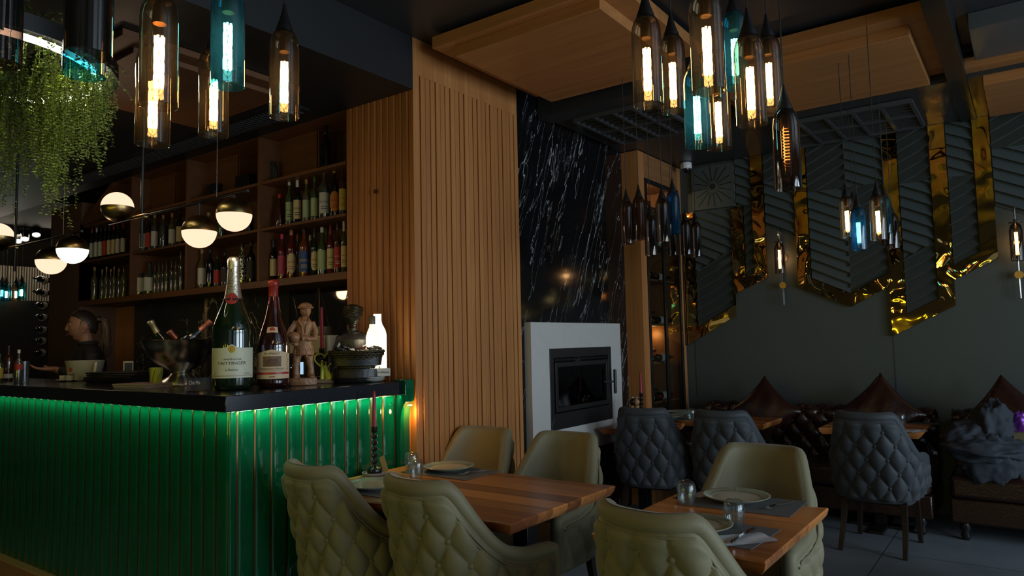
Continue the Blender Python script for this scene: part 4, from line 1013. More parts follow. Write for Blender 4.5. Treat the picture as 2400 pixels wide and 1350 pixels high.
# ------------------------------------------------------------ table ware
ZT_ = .761
ceram = mat('sage_glazed_ceramic', (.32, .33, .24), .3, noise=.08, nscale=30)
cerin = mat('cream_glazed_ceramic', (.50, .46, .36), .22)
def make_plate():
    t = thing('dinner_plate', 'x', 'plate')
    MB().lathe([(0, .0), (.075, 0), (.08, .004), (.115, .014), (.139, .024), (.14, .0262), (.138, .0275), (.132, .0262), (.10, .0165), (.098, .0155)], 56).build('rim', ceram, t, angle=60)
    MB().lathe([(.0985, .0158), (.088, .0095), (.07, .0075), (0, .007)], 56).build('well', cerin, t, angle=60)
    mb = MB()
    for i in range(120):
        a = 2*PI*i/120; c, s_ = math.cos(a), math.sin(a); mb.sweep([(c*.103, s_*.103, .0185), (c*.12, s_*.12, .0223), (c*.1345, s_*.1345, .0272)], [.0007, .0011, .0014], 4, caps=False)
    mb.build('ribbed_border', ceram, t, angle=80)
    return t
pl0 = make_plate(); first = [True]
def place(src, flag, label, loc, rz, group):
    if flag[0]: flag[0] = False; o = src; o.location = loc; o.rotation_euler.z = rz; o['label'] = label
    else: o = dup(src, label, loc, rz)
    o['group'] = group; return o
mat_cloth = mat('grey_placemat', (.115, .12, .125), .7, bump=.1, bscale=300)
def placemat(label, c, w_, d_, rz, z=ZT_):
    o = MB().box(-w_/2, w_/2, -d_/2, d_/2, 0, .0022).build('placemat', mat_cloth, loc=(c[0], c[1], z), rotz=rz, bevel=.0008)
    return tag(o, label, 'placemat', 'grey placemats on the tables')
def P(px, py, z=ZT_): return at(px, py, 'z', z)
settings = [((1052, 1103), 'far side of the long table, right of the glasses'), ((876, 1145), 'near side of the long table, left by the bar'),
            ((1726, 1175), 'far side of the small front table'), ((1626, 1242), 'near side of the small front table behind a chair'),
            ((1598, 971), 'far edge of the rear table by the wine cabinet'), ((1565, 981), 'near edge of the rear table, left of a glass'), ((2148, 988), 'rear right table at its far right edge')]
for i, ((px, py), nm) in enumerate(settings):
    c = P(px, py); y_out = 1 if i in (0, 2, 4, 6) else -1
    cc = Vector((c.x, c.y)) if i < 6 else Vector((c.x-.06, c.y-.05))
    if i < 6: place(pl0, first, 'ribbed plate on the '+nm, (cc.x, cc.y, ZT_+.003), i, 'ribbed dinner plates')
    placemat('grey placemat on the '+nm, (cc.x+(.03 if i not in (4, 5) else 0), cc.y-(.02*y_out)), .46 if i < 4 else .38, .30 if i < 4 else .2, [0, 0, .03, -.04, 0, 0, 0][i])
# glasses turned upside down
gl_t = glass('drinking_glass', (.90, .94, .94), 2.2, .02, haze=.03)
def make_glass():
    t = thing('drinking_glass', 'x', 'glass')
    MB().lathe([(.030, 0), (.0325, .002), (.036, .03), (.0385, .055), (.037, .078), (.031, .094), (.022, .099), (0, .1)], 32, caps=False).build('glass_body', gl_t, t, angle=70)
    MB().lathe([(.0285, .001), (.034, .03), (.0365, .055), (.034, .074), (.026, .085), (0, .087)], 32, caps=False).build('inner_wall', gl_t, t, angle=70)
    mb = MB()
    for k in range(14):
        a = 2*PI*k/14; c, s_ = math.cos(a), math.sin(a); mb.tube((c*.0372, s_*.0372, .03), (c*.0385, s_*.0385, .07), .0012, n=5)
    mb.build('facets', gl_t, t)
    return t
g0 = make_glass(); ff = [True]
for (px, py, nm) in ((965, 1106, 'taller standing water glass turned upside down beside the candle on the long table'), (975, 1126, 'water glass turned upside down, peeking over the middle olive chair'),
                     (1610, 1188, 'upside down water glass left of the plate on the small front table'), (1722, 1240, 'upside down water glass nearest the camera on the small front table'),
                     (1554, 971, 'upside down water glass on the rear table nearest the fireplace'), (1607, 992, 'upside down water glass between the two charcoal chairs'),
                     (1999, 983, 'upside down water glass peeking over the lone charcoal chair'), (2111, 1003, 'upside down water glass at the right of the lone charcoal chair')):
    c = P(px, py-4); c.y = max(c.y, 5.84) if c.y > 5 else c.y; place(g0, ff, nm, (c.x, c.y, ZT_+.003), 0, 'upside down water glasses')
steel = mat('polished_steel', (.62, .62, .62), .16, 1)
def bar_(mb, pts, wd, th):
    """flat bar along pts (x,y,z) with widths"""
    n = len(pts); pts = [Vector(p) for p in pts]; secs = []
    for i, p in enumerate(pts):
        a = pts[max(0, i-1)]; c = pts[min(n-1, i+1)]; d = (c-a).normalized(); s_ = Vector((-d.y, d.x, 0)).normalized()*wd[i]/2; u = Vector((0, 0, th/2))
        secs.append([p-s_-u, p+s_-u, p+s_+u, p-s_+u])
    mb.grid(list(map(list, zip(*secs))), closed=True); mb.add(secs[0], [(0, 1, 2, 3)]); mb.add(secs[-1], [(3, 2, 1, 0)])
def make_fork():
    t = thing('fork', 'x', 'fork'); mb = MB()
    bar_(mb, [(0, -.09, .006), (0, -.05, .004), (0, 0, .006), (0, .03, .011), (0, .045, .008)], [.011, .008, .005, .007, .02], .002)
    mb.build('handle', steel, t, angle=60); mb = MB()
    bar_(mb, [(0, .045, .008), (0, .06, .005)], [.02, .024], .0018)
    for k in range(4): x = -.0095+k*.0063; bar_(mb, [(x, .058, .0055), (x, .08, .003), (x, .098, .007)], [.004, .0035, .002], .0016)
    mb.build('tines', steel, t, angle=60); return t
def make_knife():
    t = thing('table_knife', 'x', 'knife'); mb = MB()
    bar_(mb, [(0, -.115, .005), (0, -.11, .006), (0, -.05, .006), (0, -.01, .006)], [.008, .014, .012, .009], .006)
    mb.build('handle', steel, t, angle=60); mb = MB()
    bar_(mb, [(0, -.01, .006), (.001, .01, .006), (.002, .06, .006), (.003, .095, .006), (.006, .112, .006)], [.009, .018, .02, .016, .002], .0016)
    mb.build('blade', mat('blade_steel', (.5, .5, .5), .12, 1), t, angle=60); return t
fk, kn = make_fork(), make_knife(); f1, f2 = [True], [True]
def two(a, b): p, q = P(*a), P(*b); return ((p.x+q.x)/2, (p.y+q.y)/2), math.atan2(-(q.x-p.x), q.y-p.y)
for a, b, nm in (((1858, 1181), (1797, 1196), 'fork on the placemat right of the plate on the small front table'), ((1136, 1106), (1087, 1114), 'fork right of the far plate on the long table'),
                 ((826, 1139), (850, 1122), 'fork left of the near plate on the long table')):
    c, r = two(a, b); place(fk, f1, nm, (c[0], c[1], ZT_+.005), r, 'table forks')
for a, b, nm in (((1712, 1284), (1771, 1243), 'knife lying on a folded napkin at the near side of the small front table'), ((1572, 1182), (1638, 1153), 'knife behind the left glass on the small front table'),
                 ((990, 1098), (1022, 1089), 'knife left of the far plate on the long table')):
    c, r = two(a, b); place(kn, f2, nm, (c[0], c[1], ZT_+.009), r, 'table knives')
nap = mat('white_napkin', (.55, .56, .60), .75, bump=.1, bscale=200)
def napkin(label, c, w_, d_, rz, z=ZT_+.003):
    mb = MB(); G = [[(-w_/2+w_*i/10, -d_/2+d_*j/6, .003+.0016*math.sin(i*.9+j)+.001*math.sin(j*2.1)) for j in range(7)] for i in range(11)]
    mb.grid(G); G2 = [[(x, y, .0) for x, y, zz in r] for r in G]; mb.grid(G2); 
    o = mb.build('napkin', nap, loc=(c[0], c[1], z), rotz=rz, angle=80); tag(o, label, 'napkin', 'folded paper napkins')
c = P(1742, 1266); napkin('folded white napkin under the knife on the small front table', c, .11, .2, rd(-38))
c = P(1664, 1160); napkin('folded white napkin left of the plate on the small front table', c, .09, .19, rd(-30))
c = P(2142, 1012); napkin('white napkin on the rear table right of the lone charcoal chair', c, .1, .16, rd(-30))
# candle holder on a round tray with tag
waxr = mat('dark_red_wax', (.30, .012, .035), .4); bw = mat('black_turned_wood', (.012, .011, .011), .25)
def candlestick(label, loc, hh=.17, ch=.20, tilt=0):
    t = thing('candlestick', label, 'candlestick', loc, 0, 'black turned candlesticks with red candles')
    pr = [(0, 0), (.038, 0), (.04, .004), (.04, .026), (.036, .03), (.014, .034), (.010, .044)]
    nb = 5; z = .044; st_ = (hh-.044-.035)/nb
    for k in range(nb): pr += [(.009, z+st_*.08), (.0185, z+st_*.5), (.009, z+st_*.92)]; z += st_
    pr += [(.010, z), (.016, z+.005), (.016, hh), (.012, hh), (.011, hh-.006), (0, hh-.006)]
    MB().lathe(pr, 26).build('turned_stick', bw, t, angle=60)
    cd_ = MB().lathe([(0, hh-.005), (.0118, hh-.005), (.0105, hh+ch*.6), (.008, hh+ch-.01), (.004, hh+ch), (0, hh+ch)], 18).build('red_candle', waxr, t, angle=60)
    MB().tube((0, 0, hh+ch-.002), (.002, 0, hh+ch+.01), .001, n=5).build('wick', m_matte, cd_)
    return t
c = P(878, 1112)
tr = MB().lathe([(0, 0), (.062, 0), (.066, .004), (.066, .014), (.061, .014), (.060, .006), (0, .006)], 36).build('round_tray', mat('speckled_stone', (.30, .24, .24), .5, noise=.5, nscale=120), loc=(c.x, c.y, ZT_), angle=50)
tag(tr, 'round speckled stone tray under the candlestick on the long table', 'tray')
ck = candlestick('black beaded candlestick with red candle on the long table by the bar', (c.x, c.y, ZT_+.0065), .25, .19)
ck.scale = (1.0, 1.0, 1.0)
tg = MB().obox((.05, .02, .05), (.03, .003, .085), (rd(-8), rd(-24), rd(20))).build('paper_tag', mat('kraft_tag', (.5, .26, .1), .6), ck)
MB().sweep([(0, 0, .15), (.02, .01, .13), (.045, .02, .115)], .001, 5).build('tag_string', mat('string', (.3, .2, .1), .8), ck)
c = at(1503, 940, 'y', 5.35)
candlestick('black beaded candlestick with red candle beside the pepper mills', (c.x, c.y, ZT_), .26, .17)
def mill(label, px, top):
    c = at(px, 940, 'y', 5.35); t = thing('pepper_mill', label, 'pepper mill', (c.x, c.y, ZT_), 0, 'wooden spice mills')
    h = .215; lw = mat('light_turned_wood', (.42, .25, .12), .4); tp = lw if top == 'l' else bw
    MB().lathe([(0, 0), (.028, 0), (.028, .02), (.022, .03), (.018, .07), (.024, .10), (.018, .125), (.024, .145), (.016, .155), (0, .155)], 20).build('mill_body', lw, t, angle=60)
    MB().lathe([(0, .155), (.018, .157), (.027, .175), (.026, .195), (.014, .21), (0, .212)], 20).build('mill_head', tp, t, angle=60)
    MB().lathe([(0, .21), (.007, .212), (.008, .22), (.005, .228), (0, .229)], 12).build('top_knob', steel, t, angle=60)
mill('pepper mill with black head beside the rear candlestick', 1483, 'd'); mill('all light wood salt mill next to the black headed mill', 1493, 'l')

# ============================================================ SOFA, CUSHIONS, JACKET
leather = mat('dark_brown_leather', (.028, .010, .007), .24, spec=.6, noise=.3, nscale=9, bump=.12, bscale=70)
def sofa(label, x0, x1, arm_l, arm_r, yb=YW-.06):
    W = x1-x0; t = thing('chesterfield_sofa', label, 'sofa', ((x0+x1)/2, yb, 0), 0, 'brown leather chesterfield sofas along the rear wall')
    nu, nv = int(W*75), 80; U = np.linspace(-W/2, W/2, nu)[:, None]; V = np.linspace(0, 1, nv)[None, :]
    # profile: seat up the front of the back then over the roll
    L1 = .32; Rr = .095; tot = L1+Rr*4.2; S = V*tot; k = np.clip((S-L1)/Rr, 0, 10)
    z = np.where(S < L1, .44+S, .44+L1+Rr*np.sin(k)*.85); y = np.where(S < L1, -.20-.04*S/L1, -.24-.0+Rr*(1-np.cos(k))*1.05-.03*np.sin(k))
    P_ = np.stack([U+0*S, y+0*U, z+0*U], -1); N = np.cross(np.gradient(P_, axis=0), np.gradient(P_, axis=1)); N /= np.linalg.norm(N, axis=-1, keepdims=True)
    if N[3, 5, 1] > 0: N = -N
    dx, dz = .155, .105; a = U/dx+(S-.08)/(2*dz); b = U/dx-(S-.08)/(2*dz); h = (np.abs(np.sin(PI*a))*np.abs(np.sin(PI*b)))**.42
    P_ = P_+N*(.036*h)[..., None]
    bk = MB().grid(P_).build('tufted_back', leather, t, angle=80)
    MB().box(-W/2, W/2, -.14, .05, .1, .78).build('back_frame', leather, t, bevel=.02)
    n = max(1, round(W/.7))
    for i in range(n):
        a0 = -W/2+.0+W*i/n; MB().box(a0+.004, a0+W/n-.004, -.74, -.2, .29, .45).build('seat_cushion', leather, t, bevel=.03)
    MB().box(-W/2, W/2, -.73, -.1, .12, .288).build('seat_frame', leather, t, bevel=.012)
    for xf in (-W/2+.08, W/2-.08):
        for yf in (-.68, -.1): MB().lathe([(0, 0), (.02, 0), (.035, .03), (.022, .055), (.038, .085), (.03, .12), (0, .12)], 16, (xf, yf, 0)).build('foot', bw, t, angle=60)
    for sgn, on in ((-1, arm_l), (1, arm_r)):
        if not on: continue
        xa = sgn*(W/2+.06)
        MB().box(xa-.05, xa+.05, -.70, .03, .12, .62).build('arm_panel', leather, t, bevel=.02)
        MB().tube((xa, -.72, .62), (xa, .03, .62), .085, n=24).build('arm_roll', leather, t, angle=50)
    for i in range(int(W/dx)+1):
        for r in range(3):
            xx = -W/2+(i+.5*(r % 2)+.0)*dx; xx = round(xx/dx)*dx+(.5*dx if r % 2 else 0)
            if abs(xx) > W/2-.03: continue
            s_ = .08+r*dz; MB().sphere((xx, -.203-.04*s_/L1, .44+s_), .012, 8, 6).build('button', leather, bk)
    return t
sofa('long brown leather chesterfield behind the two rear tables', -2.50, -.66, True, False)
sofa('second brown leather chesterfield at the right edge under the jacket', -.55, 1.4, False, False)
def pillow(label, pxa, pya, w_, yc, tilt):
    p = at(pxa, pya, 'y', yc); d = w_*.72
    n = 26; G = []; G2 = []
    for i in range(n+1):
        r1, r2_ = [], []
        for j in range(n+1):
            u = -1+2*i/n; v = -1+2*j/n
            pin = 1-.10*(1-abs(u)**2.0)*abs(v)**2-0; pin2 = 1-.10*(1-abs(v)**2.0)*abs(u)**2
            x = u*w_/2*pin2 if abs(v) < 2 else 0; z = v*w_/2*pin
            x = u*w_/2*(1-.11*(1-v*v)); z = v*w_/2*(1-.11*(1-u*u))
            th = .075*((1-u**2)*(1-v**2))**.42+.006*math.sin(7*u+3*v)*(1-u*u)*(1-v*v)
            r1.append((x, -th, z)); r2_.append((x, th, z))
        G.append(r1); G2.append(r2_)
    mb = MB().grid(G).grid(G2)
    R_ = Matrix.Rotation(tilt[1], 4, 'X')@Matrix.Rotation(tilt[0], 4, 'Y')
    top = max((R_@Vector(v)).z for v in mb.v); tx = [(R_@Vector(v)) for v in mb.v if (R_@Vector(v)).z > top-.002][0]
    mb.xf(R_); o = mb.build('throw_pillow', leather, loc=(p.x-tx.x, yc-tx.y, p.z-top), angle=70)
    tag(o, label, 'cushion', 'brown leather cushions standing on their corners')
pillow('leather cushion on its corner between the rear table and the left wall lamp', 1792, 880, .44, 6.46, (rd(44), rd(-14)))
pillow('leather cushion on its corner above the lone charcoal chair', 2063, 873, .46, 6.46, (rd(46), rd(-14)))
pillow('largest leather cushion standing on its corner at the right edge above the jacket', 2345, 877, .56, 6.42, (rd(40), rd(-14)))
# crumpled jacket
jk = thing('jacket', 'crumpled grey blue hooded jacket lying on the sofa seat at the right edge', 'jacket', tuple(at(2300, 1040, 'y', 6.0)))
jm = mat('washed_denim_grey', (.035, .043, .056), .85, noise=.25, nscale=10, bump=.1, bscale=160)
def lump(c, r, seed, amp=.25, sq=1.0, n=56, m=40):
    rg = np.random.default_rng(seed); K = rg.normal(0, 1, (14, 3)); K /= np.linalg.norm(K, axis=1, keepdims=True); fr = rg.uniform(4, 13, 14); phs = rg.uniform(0, 6, 14)
    mb = MB().sphere((0, 0, 0), 1, n, m); V_ = np.array(mb.v); d = np.zeros(len(V_))
    for k, f, p in zip(K, fr, phs): d += (1-np.abs(np.sin(f*(V_@k)*.5+p+.8*V_[:, 2])))**2/f*3
    V_ = V_*(1+amp*(d[:, None]-.9)); V_ = V_*np.array(r)+np.array(c); mb.v = [tuple(q) for q in V_]; return mb
O = jk.location
def jl(px, py, y): p = at(px, py, 'y', y)-O; return (p.x, p.y, p.z)
lump(jl(2325, 1000, 6.12), (.12, .12, .17), 3).build('hood', jm, jk, angle=80)
lump(jl(2270, 1025, 6.05), (.15, .13, .10), 5).build('sleeve', jm, jk, angle=80)
lump(jl(2305, 1052, 5.99), (.22, .16, .09), 8).build('body_cloth', jm, jk, angle=80)
lump(jl(2320, 1080, 5.95), (.15, .05, .14), 11, .3).build('hanging_hem', jm, jk, angle=80)
p = at(2392, 1000, 'y', 6.2)
tag(lump((0, 0, 0), (.07, .05, .10), 21, .2).build('purple_bag', mat('purple_foil', (.22, .05, .42), .25, .3), loc=p, angle=80), 'crinkled purple snack bag at the right edge beside the jacket', 'bag')
p = at(2398, 1030, 'y', 6.12)
bx = thing('paper_bag', 'brown paper food packet at the right edge below the purple bag', 'packet', (p.x+.02, p.y, p.z-.12))
MB().box(-.08, .08, -.03, .03, 0, .17).build('packet', mat('kraft_packet', (.16, .13, .06), .7), bx, bevel=.008)
flat_text(MB(), 'BIO', (0, -.0315, .10), (1, 0, 0), (0, 0, 1), .11).build('lettering', mat('dark_ink', (.02, .03, .02), .6), bx, smooth=False)
# ============================================================ BOTTLES ON THE SHELF
gm_ = {'clear': mat('clear_bottle', (.05, .055, .045), .06, coat=.8, spec=.8), 'green': mat('green_bottle', (.045, .065, .02), .07, coat=.8, spec=.8), 'dkgreen': mat('dark_green_bottle', (.006, .022, .008), .07, coat=.8),
       'dark': mat('near_black_bottle', (.006, .006, .006), .07, coat=.8), 'red': mat('red_liqueur_bottle', (.10, .010, .012), .07, coat=.8), 'amber': mat('amber_bottle', (.05, .018, .006), .07, coat=.8),
       'straw': mat('straw_bottle', (.09, .075, .035), .07, coat=.8), 'orange': mat('orange_liqueur_bottle', (.13, .03, .006), .07, coat=.8), 'pattern': mat('silver_patterned_bottle', (.3, .3, .26), .25, .6)}
nt = gm_['pattern'].node_tree; b_ = nt.nodes['Principled BSDF']; tc = nt.nodes.new('ShaderNodeTexCoord'); vo = nt.nodes.new('ShaderNodeTexVoronoi'); vo.feature = 'DISTANCE_TO_EDGE'; vo.inputs['Scale'].default_value = 45
nt.links.new(tc.outputs['Object'], vo.inputs['Vector']); cr = nt.nodes.new('ShaderNodeValToRGB'); cr.color_ramp.elements[0].position = .12; cr.color_ramp.elements[1].position = .16
cr.color_ramp.elements[0].color = (.6, .6, .5, 1); cr.color_ramp.elements[1].color = (.01, .01, .01, 1); nt.links.new(vo.outputs['Distance'], cr.inputs[0]); nt.links.new(cr.outputs[0], b_.inputs['Base Color'])
cm_ = {'white': mat('white_cap', (.55, .55, .5), .5), 'gold': mat('gold_cap', (.42, .24, .06), .35), 'red': mat('red_cap', (.4, .02, .02), .4), 'black': mat('black_cap', (.012, .012, .012), .4), 'green': mat('green_cap', (.03, .12, .02), .4),
       'pink': mat('pink_cap', (.5, .03, .09), .4), 'tan': mat('cork_cap', (.35, .19, .08), .6), 'orange': mat('copper_cap', (.4, .15, .07), .4), 'dkred': mat('dark_red_cap', (.18, .01, .015), .35)}
lm_ = {'white': mat('label_white', (.5, .5, .44), .6), 'cream': mat('label_cream', (.52, .42, .22), .6), 'green': mat('label_pale_green', (.33, .42, .22), .6), 'red': mat('label_red', (.38, .025, .02), .6), 'orange': mat('label_orange', (.5, .17, .02), .6),
       'blue': mat('label_blue', (.02, .06, .22), .6), 'pink': mat('label_pink', (.35, .05, .09), .6), 'black': mat('label_black', (.02, .02, .02), .6), 'yellow': mat('label_yellow', (.5, .4, .08), .6)}
ink = {'k': mat('ink_black', (.01, .01, .01), .6), 'r': mat('ink_red', (.35, .01, .01), .6), 'w': mat('ink_white', (.6, .6, .55), .6), 'y': mat('ink_yellow', (.6, .4, .05), .6)}
def bottle(label, loc, r, h, body, cap, lab=None, text=None, tcol='k', shape='liq', round_=False, lz=(.12, .52), group=None):
    t = thing('bottle', label, 'bottle', loc, face_cam(loc), group)
    ch = h*.11; nr = r*.34
    if shape == 'wine': pr = [(0, .004), (r*.8, 0), (r, .006), (r, h*.58), (r*.8, h*.66), (nr, h*.74), (nr*.92, h-.01), (nr*.92, h-.004), (0, h-.004)]; ch = h*.2
    elif shape == 'cone': pr = [(0, 0), (r*.95, 0), (r, .008), (r*.92, h*.35), (r*.62, h*.58), (nr, h*.72), (nr*.9, h-.005), (0, h-.005)]
    elif shape == 'squat': pr = [(0, 0), (r*.95, 0), (r, .01), (r, h*.52), (r*.85, h*.62), (nr, h*.72), (nr, h-.005), (0, h-.005)]
    else: pr = [(0, 0), (r*.94, 0), (r, .007), (r, h*.60), (r*.9, h*.66), (r*.5, h*.72), (nr, h*.77), (nr*.95, h-.005), (0, h-.005)]
    MB().lathe(pr, 20).build('glass_body', gm_[body], t, angle=50)
    MB().lathe([(nr*1.05, h-ch), (nr*1.12, h-ch+.003), (nr*1.1, h-.003), (nr*.95, h), (0, h)], 14).build('cap', cm_[cap], t, angle=50)
    if lab:
        z0, z1 = h*lz[0], h*lz[1]
        def top(q): return 0
        mb = MB()
        if round_:
            G = []; rr = (z1-z0)/2; zc_ = (z0+z1)/2
            for i in range(13):
                q = -1+2*i/12; a = -PI/2+q*min(1.2, rr/r*.8); dz = rr*math.sqrt(max(0, 1-q*q))
                G.append([(1.015*r*math.cos(a), 1.015*r*math.sin(a), zc_-dz+2*dz*j/2) for j in range(3)])
            mb.grid(G)
        else: patch(mb, r*1.012, z0, z1, 1.15)
        lo = mb.build('paper_label', lm_[lab], t, angle=60)
        if text:
            w_ = min(2.0*r*1.0, .9*(z1-z0)*len(text)*.5); wrap_text(MB(), text, r*1.03, z0+(z1-z0)*.55, w_, min((z1-z0)*.25, w_/len(text)*1.35)).build('lettering', ink[tcol], lo, smooth=False)
            mb = MB()
            for q in (.3, .2): patch(mb, r*1.02, z0+(z1-z0)*q, z0+(z1-z0)*(q+.03), .6)
            mb.build('print_lines', ink[tcol], lo)
    return t
Ys = YP+.10
zrow = {1: sz[0], 2: sz[1], 3: sz[2]}
bayn = {1: 'leftmost bay', 2: 'second bay', 3: 'third bay', 4: 'right bay'}; rown = {1: 'bottom row', 2: 'upper row', 3: 'top shelf'}
BL = [
 # bay,row,cx,topy,width,body,cap,label,text,inkcol,shape,round
 (4, 2, 623, 445, 20, 'clear', 'red', 'red', 'SIERRA', 'w', 'squat', 0, 'clear tequila bottle with red hat cap and red label'),
 (4, 2, 655, 455, 22, 'amber', 'red', None, None, 'k', 'cone', 0, 'short dark amber bottle with bright red stopper'),
 (4, 2, 678, 423, 17, 'green', 'white', 'green', 'BACARDI', 'k', 'liq', 0, 'pale green rum bottle with long white cap'),
 (4, 2, 697, 417, 19, 'dark', 'white', 'cream', 'SHERRY', 'k', 'wine', 0, 'dark bottle with white cap and cream label'),
 (4, 2, 718, 420, 18, 'straw', 'gold', 'green', None, 'k', 'liq', 0, 'straw coloured bottle with gold cap'),
 (4, 2, 737, 414, 18, 'green', 'green', 'green', None, 'k', 'liq', 0, 'green bottle with green cap and tall pale label'),
 (4, 2, 760, 395, 25, 'clear', 'white', 'white', 'BACARDI', 'k', 'liq', 0, 'large clear rum bottle with white cap and white label'),
 (4, 2, 784, 393, 22, 'dark', 'gold', 'orange', 'AVERNA', 'r', 'liq', 1, 'dark bitter bottle with gold cap and orange label'),
 (4, 2, 803, 384, 18, 'amber', 'tan', 'yellow', 'LILLET', 'r', 'liq', 0, 'amber bottle with yellow label next to the slatted pillar'),
 (4, 1, 627, 543, 16, 'clear', 'tan', 'black', 'CAMPARI', 'w', 'liq', 0, 'clear bottle with cork coloured cap and dark label'),
 (4, 1, 641, 560, 17, 'dark', 'black', 'cream', None, 'k', 'wine', 0, 'black bottle with a small cream label'),
 (4, 1, 661, 548, 20, 'red', 'pink', 'pink', None, 'w', 'liq', 0, 'red bottle with pink cap and pink label'),
 (4, 1, 683, 539, 22, 'red', 'orange', 'cream', 'LILLET', 'r', 'liq', 1, 'red liqueur bottle with round cream label'),
 (4, 1, 713, 534, 25, 'orange', 'black', 'blue', 'APEROL', 'y', 'liq', 0, 'orange liqueur bottle with black cap and blue label'),
 (4, 1, 737, 534, 17, 'dkgreen', 'black', 'cream', 'MARTINI', 'k', 'wine', 1, 'dark green vermouth bottle with oval cream label'),
 (4, 1, 755, 533, 22, 'green', 'white', 'green', None, 'k', 'squat', 0, 'green bottle with ribbed base and pale square label'),
 (4, 1, 775, 527, 18, 'red', 'dkred', 'cream', 'MARTINI', 'k', 'wine', 0, 'dark red vermouth bottle with dark red cap'),
 (4, 1, 791, 521, 17, 'amber', 'black', 'red', 'RAMAZZOTTI', 'w', 'liq', 0, 'bottle with black cap and bright red label'),
 (4, 1, 806, 518, 15, 'green', 'white', 'cream', 'MARTINI', 'k', 'wine', 0, 'green vermouth bottle touching the slatted pillar'),
 (3, 1, 451, 581, 24, 'straw', 'tan', 'white', None, 'k', 'squat', 0, 'straw bottle with slanted white label, left of two alike'),
 (3, 1, 474, 584, 20, 'straw', 'tan', 'white', None, 'k', 'squat', 0, 'straw bottle with slanted white label, right of two alike'),
 (3, 1, 493, 582, 19, 'dark', 'black', None, None, 'k', 'liq', 0, 'plain dark bottle with black cap left of the green labelled one'),
 (3, 1, 510, 598, 18, 'dkgreen', 'black', 'red', None, 'w', 'squat', 0, 'square shouldered green bottle with red and green label'),
 (3, 1, 527, 590, 18, 'dark', 'black', 'black', None, 'w', 'squat', 0, 'black labelled whiskey bottle left of the champagne neck'),
 (3, 1, 568, 569, 21, 'pattern', 'black', None, None, 'k', 'liq', 0, 'bottle with black and silver net pattern'),
 (3, 1, 589, 565, 20, 'dark', 'black', 'black', None, 'w', 'liq', 0, 'black bottle right of the net patterned one'),
 (3, 2, 462, 489, 16, 'dark', 'red', None, None, 'k', 'wine', 0, 'dark bottle with red cap behind the lower opal globe'),
 (3, 2, 489, 498, 18, 'straw', 'gold', None, None, 'k', 'liq', 0, 'straw bottle with pale gold cap between the two opal globes'),
 (3, 2, 518, 490, 17, 'green', 'black', None, None, 'k', 'liq', 0, 'green bottle just below the right opal globe'),
 (3, 2, 585, 477, 18, 'dark', 'green', None, None, 'k', 'liq', 0, 'dark bottle right of the right opal globe'),
]
for k, (px, tp, bd, cp, lb) in enumerate(((329, 613, 'clear', 'black', 'white'), (351, 614, 'clear', 'black', 'white'))):
    BL.append((2, 1, px, tp, 26, bd, cp, lb, None, 'r', 'squat', 0, 'large white labelled bottle with owl eye marks, %s of two' % ('left', 'right')[k]))
for k, (px, tp) in enumerate(((364, 618), (373, 616), (382, 615), (391, 613), (403, 607), (413, 610), (425, 588))):
    BL.append((2, 1, px, tp, 11 if k != 6 else 13, ('clear', 'straw')[k % 2], 'black', None, None, 'k', 'liq', 0, 'slim black capped bottle, number %s of seven from left' % ('one', 'two', 'three', 'four', 'five', 'six', 'seven')[k]))
for k, (px, tp, bd, cp, lb) in enumerate(((322, 512, 'dark', 'black', 'white'), (336, 507, 'clear', 'tan', 'white'), (350, 506, 'dark', 'black', 'red'), (363, 502, 'clear', 'tan', 'white'), (383, 504, 'clear', 'tan', None), (404, 500, 'straw', 'tan', 'white'), (422, 490, 'dark', 'black', 'cream'))):
    BL.append((2, 2, px, tp, 16, bd, cp, lb, None, 'k', 'liq', 0, '%s bottle with %s cap, %s from the left' % (dict(dark='dark', clear='clear', straw='straw yellow')[bd], cp, ('first', 'second', 'third', 'fourth', 'fifth', 'sixth', 'seventh')[k])))
for k, (px, cp, lb) in enumerate(((205, 'orange', 'cream'), (216, 'red', 'white'), (227, 'white', 'white'), (237, 'black', 'white'), (247, 'black', 'red'), (257, 'black', 'cream'), (267, 'dkred', 'cream'), (277, 'black', 'white'), (289, 'dkred', 'white'))):
    BL.append((1, 2, px, 531-(px-205)*.14, 10.5, 'dark', cp, lb, None, 'k', 'wine', 0, 'dark wine bottle with %s capsule, %s from the left' % (cp.replace('dkred', 'dark red'), ('first', 'second', 'third', 'fourth', 'fifth', 'sixth', 'seventh', 'eighth', 'ninth')[k])))
for k, px in enumerate((222, 240, 250, 260, 268, 279, 291)):
    BL.append((1, 1, px, 626-(px-222)*.04+(6 if k % 2 else 0), 15 if k in (0, 6) else 11, 'clear' if k % 2 else 'straw', 'tan' if k < 6 else 'black', None, None, 'k', 'liq', 0, 'dim clear bottle with %s cap, %s from the left' % ('cork coloured' if k < 6 else 'black', ('first', 'second', 'third', 'fourth', 'fifth', 'sixth', 'seventh')[k])))
for (bay, row, px, tp, wd, bd, cp, lb, tx, ic, shp, rd_, desc) in BL:
    p = at(px, tp, 'y', Ys); dd = (p-CAM).dot(fwd); r = wd/2*dd/F; zb = zrow[row]+.001
    bottle(desc+', '+rown[row]+', '+bayn[bay], (p.x, Ys, zb), r, p.z-zb, bd, cp, lb, tx, ic, shp, bool(rd_), group='bottles on the bar shelf')
